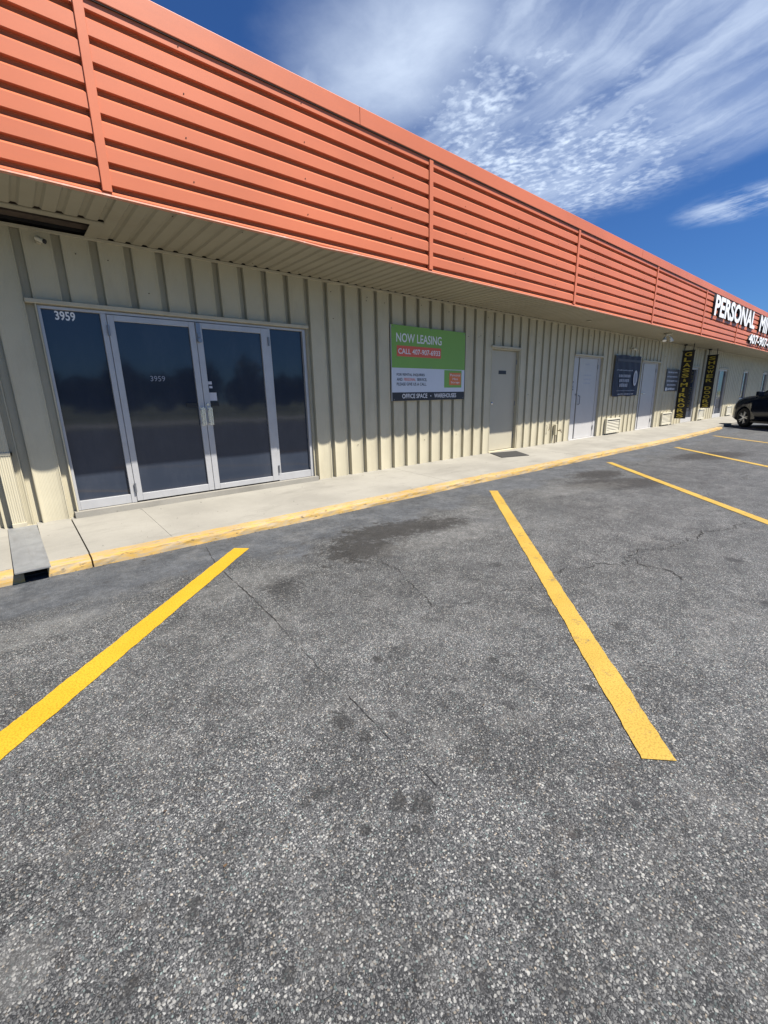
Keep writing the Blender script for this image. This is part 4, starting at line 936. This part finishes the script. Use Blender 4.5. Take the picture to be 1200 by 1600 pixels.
# ------------------------------------------------------------------ parked car (local frame: x forward, y left, z up)
CAR = thing('parked_car', 'dark navy car with silver five-spoke wheels parked nose-in at the far end of the wall', 'car', (0, 0, 0))
HALF = 0.92
def ring(x, zl, zb, zt, wl, wb, wt):
    """half-section from sill to top centre, mirrored: sill, lower side, belt, shoulder, top"""
    h = [(wl * .86, zl), (wl, zl + .10), (wl, zl + (zb - zl) * .55), (wb, zb), (wb * .965, zb + (zt - zb) * .5), (wt * .86, zt - .012), (wt * .5, zt), (0, zt + .008)]
    return [(x, y, z) for y, z in h] + [(x, -y, z) for y, z in h[-2::-1]]
st = [(3.66, .42, .62, .74, .52, .55, .45), (3.60, .30, .70, .86, .70, .70, .62), (3.48, .25, .76, .98, .82, .80, .74), (3.25, .22, .86, 1.10, .90, .88, .82), (2.9, .21, .93, 1.15, .92, .90, .84), (2.4, .21, .97, 1.19, .92, .905, .84), (1.95, .21, 1.0, 1.19, .92, .905, .84), (1.0, .21, 1.0, 1.14, .92, .90, .84), (0, .21, 1.0, 1.14, .92, .90, .84), (-.5, .22, 1.01, 1.16, .92, .90, .84), (-.85, .26, 1.0, 1.12, .90, .88, .80), (-1.0, .34, .95, 1.05, .84, .82, .74), (-1.04, .42, .9, 1.0, .76, .74, .66)]
# x measured from rear axle at 0; wheelbase 2.75
g = MB(); rows = [ring(*s) for s in st]; g.grid(rows, 0, True); n = len(rows[0])
g.add(rows[0], [list(range(n))]); g.add(rows[-1], [list(range(n))[::-1]])
g.add(sum([[r_0[0], r_0[-1]] for r_0 in rows], []), [(2 * i, 2 * i + 1, 2 * i + 3, 2 * i + 2) for i in range(len(rows) - 1)])
body = g.build('body', M_carpaint, CAR)
bm = bmesh.new(); bm.from_mesh(body.data); bmesh.ops.remove_doubles(bm, verts=bm.verts[:], dist=.0005); bmesh.ops.recalc_face_normals(bm, faces=bm.faces[:]); bm.to_mesh(body.data); bm.free()
gc = MB()
for wx in (0.0, 2.75):
    for sy in (-1, 1): gc.cyl((wx, sy * .60, .36), (wx, sy * 1.1, .36), .405, 32)
cut = gc.build('cutter', M_black)
md = body.modifiers.new('arches', 'BOOLEAN'); md.operation = 'DIFFERENCE'; md.object = cut; md.solver = 'EXACT'
bpy.context.view_layer.update()
nm_ = bpy.data.meshes.new_from_object(body.evaluated_get(bpy.context.evaluated_depsgraph_get()))
body.modifiers.clear(); body.data = nm_; body.data.name = 'body'
bpy.data.objects.remove(cut)
if len(body.data.materials) == 0: body.data.materials.append(M_carpaint)
# cabin
g = MB(); cab = [(2.35, 1.13, 1.13, .84, .84), (1.55, 1.10, 1.62, .86, .66), (0.9, 1.10, 1.69, .87, .66), (0.0, 1.10, 1.71, .87, .66), (-.5, 1.11, 1.66, .86, .65), (-.98, 1.04, 1.08, .74, .70)]
g.grid([[(x, wb, zb), (x, wt + .03, zt - .07), (x, wt - .04, zt - .01), (x, 0, zt), (x, -wt + .04, zt - .01), (x, -wt - .03, zt - .07), (x, -wb, zb)] for x, zb, zt, wb, wt in cab], 0, True)
g.build('cabin', M_carpaint, CAR)
g = MB(); g.add([(2.27, .76, 1.18), (2.27, -.76, 1.18), (1.61, -.62, 1.585), (1.61, .62, 1.585)], [(0, 1, 2, 3)]); wsd = g.build('windshield', M_glass, CAR); wsd.location = Vector((.022, 0, .028))
g = MB(); g.add([(-.93, .66, 1.12), (-.93, -.66, 1.12), (-.56, -.58, 1.59), (-.56, .58, 1.59)], [(0, 1, 2, 3)]); o = g.build('rear_window', M_glass, CAR); o.location = Vector((-.03, 0, .03))
for sy in (1, -1):
    for (xa, xb, xc, xd) in ((2.0, .62, .62, 1.45), (.54, -.42, -.30, .54)):
        g = MB(); g.add([(xa, sy * .872, 1.17), (xb, sy * .880, 1.17), (xc, sy * .715, 1.575), (xd, sy * .715, 1.545)], [(0, 1, 2, 3)]); o = g.build('side_window', M_glass, CAR); o.location = Vector((0, sy * .012, .004))
    g = MB(); g.bbox(1.86, 2.02, sy * .93 - .001, sy * 1.12, 1.14, 1.32, .03) if sy > 0 else g.bbox(1.86, 2.02, -1.12, -.93, 1.14, 1.32, .03); g.build('side_mirror', M_carpaint, CAR)
    g = MB(); g.lathe([(0, 0), (.03, .05), (.05, .09), (.052, .10)], (3.52, sy * .60, .80), (-.9, -.35 * sy, 0), 14); g.build('headlight', M_head, CAR)
    g = MB(); g.bbox(-1.07, -.98, min(sy * .5, sy * .78), max(sy * .5, sy * .78), .84, .98, .01); g.build('tail_light', M_tail, CAR)
    for hx in (1.0, -.15):
        g = MB(); g.bbox(hx, hx + .18, min(sy * .905, sy * .945), max(sy * .905, sy * .945), .955, .985, .01); g.build('door_handle', M_carpaint, CAR)
    g = MB(); g.bbox(.42, 2.33, min(sy * .86, sy * .935), max(sy * .86, sy * .935), .19, .27, .02); g.build('side_skirt', M_black, CAR)
g = MB(); g.bbox(3.58, 3.69, -.42, .42, .50, .66, .02); g.build('grille', M_black, CAR)
g = MB(); g.box(-.9, 3.3, -.6, .6, .2, .3); g.build('underbody', M_black, CAR)
def make_wheel(wx, sy):
    g = MB(); c = (wx, sy * .80, .36); ax = (0, sy, 0)
    g.lathe([(-.11, .235), (-.115, .30), (-.10, .345), (-.07, .36), (.07, .36), (.10, .345), (.115, .30), (.105, .235)], c, ax, 40)
    wl = g.build('wheel', M_tyre, CAR)
    g = MB(); g.lathe([(-.10, .236), (.09, .236), (.10, .228), (.09, .222), (-.02, .215), (-.04, 0)], c, ax, 40, 1)
    c = Vector(c)
    for k in range(5):
        a = math.pi / 2 + k * 2 * math.pi / 5 + .3
        for off in (-.085, .085):
            t0 = Vector((math.cos(a), 0, math.sin(a))); tn = Vector((-math.sin(a), 0, math.cos(a)))
            t1 = Vector((math.cos(a + off * 2.2), 0, math.sin(a + off * 2.2)))
            p0 = c + t0 * .035 + Vector((0, sy * .080, 0)); p1 = c + t1 * .226 + Vector((0, sy * .092, 0))
            tn1 = Vector((-t1.z, 0, t1.x))
            up = Vector((0, sy * .018, 0))
            q = [p0 + tn * .014 + up, p0 - tn * .014 + up, p1 - tn1 * .010 + up, p1 + tn1 * .010 + up]
            g.add(q + [v - up * 2.5 for v in q], [(0, 1, 2, 3), (0, 4, 5, 1), (1, 5, 6, 2), (2, 6, 7, 3), (3, 7, 4, 0)], 0)
    g.cyl(c + Vector((0, sy * .03, 0)), c + Vector((0, sy * .102, 0)), .05, 20, 0)
    g.build('rim', [M_rim, M_black], wl)
for wx in (0.0, 2.75):
    for sy in (1, -1): make_wheel(wx, sy)
ang = R(45.0); ca, sa = math.cos(ang), math.sin(ang)
FWx, FWy = 21.62, 3.97     # where the front left tyre stands
CAR.rotation_euler = (0, 0, ang)
CAR.location = (FWx - (2.75 * ca - .80 * sa), FWy - (2.75 * sa + .80 * ca), 0.0)

# ------------------------------------------------------------------ far trees across the road (seen only in the glass)
M_leaf = mat('far_foliage', (0.055, 0.085, 0.030), 0.8, var=0.4, vscale=0.3)
g = MB(); rnd = random.Random(11)
for k in range(60):
    cx = -30 + k * 2.3 + rnd.uniform(-1, 1); cy = -58 + rnd.uniform(-5, 5); hh = rnd.uniform(4.2, 8.2)
    for j in range(420):
        th = rnd.uniform(0, 6.283); ph = math.acos(rnd.uniform(-1, 1)); rr = rnd.random() ** 0.4
        c = Vector((cx + 2.4 * rr * math.sin(ph) * math.cos(th), cy + 2.0 * rr * math.sin(ph) * math.sin(th), hh * .55 + hh * .45 * rr * math.cos(ph)))
        s = rnd.uniform(.22, .5); a = Vector((rnd.uniform(-1, 1), rnd.uniform(-1, 1), rnd.uniform(-1, 1))).normalized(); b_ = a.orthogonal().normalized() * s; c2 = a.cross(b_)
        g.add([c + b_, c + c2, c - b_, c - c2], [(0, 1, 2, 3)])
tag(g.build('treeline', M_leaf, fix=False), 'dark green line of trees across the road', None, None, 'stuff')

# dry leaf crumbs and grit caught along the kerb and on the walk
g = MB(); rnd = random.Random(21)
def crumb(x, y, z, s, mi):
    a = rnd.uniform(0, 6.28); n = 5; pts = []
    for k in range(n):
        rr = s * rnd.uniform(.5, 1.1) * (1.0 if k % 2 else .7); q = a + 2 * math.pi * k / n
        pts.append((x + rr * math.cos(q), y + rr * .6 * math.sin(q), z + rnd.uniform(.001, .006)))
    g.add(pts, [list(range(n))], mi)
for k in range(150):
    x = rnd.uniform(-.2, 12); crumb(x, curb_y(x) - abs(rnd.gauss(.01, .05)), .002, rnd.uniform(.005, .016), rnd.randint(0, 1))
for k in range(70):
    x = rnd.uniform(.2, 10); y = rnd.uniform(4.55, 5.8); crumb(x, y, zwalk(y) + .0005, rnd.uniform(.005, .013), rnd.randint(0, 1))
for k in range(60):
    x = rnd.uniform(-1, 9); y = rnd.uniform(.8, 4.2); crumb(x, y, .0045, rnd.uniform(.004, .010), rnd.randint(0, 1))
tag(g.build('leaf_litter', [mat('dry_leaf_brown', (0.10, 0.06, 0.03), .9), mat('dark_grit', (0.04, 0.035, 0.03), .9)], fix=False), 'dry brown leaf crumbs and grit along the curb and sidewalk', None, None, 'stuff')
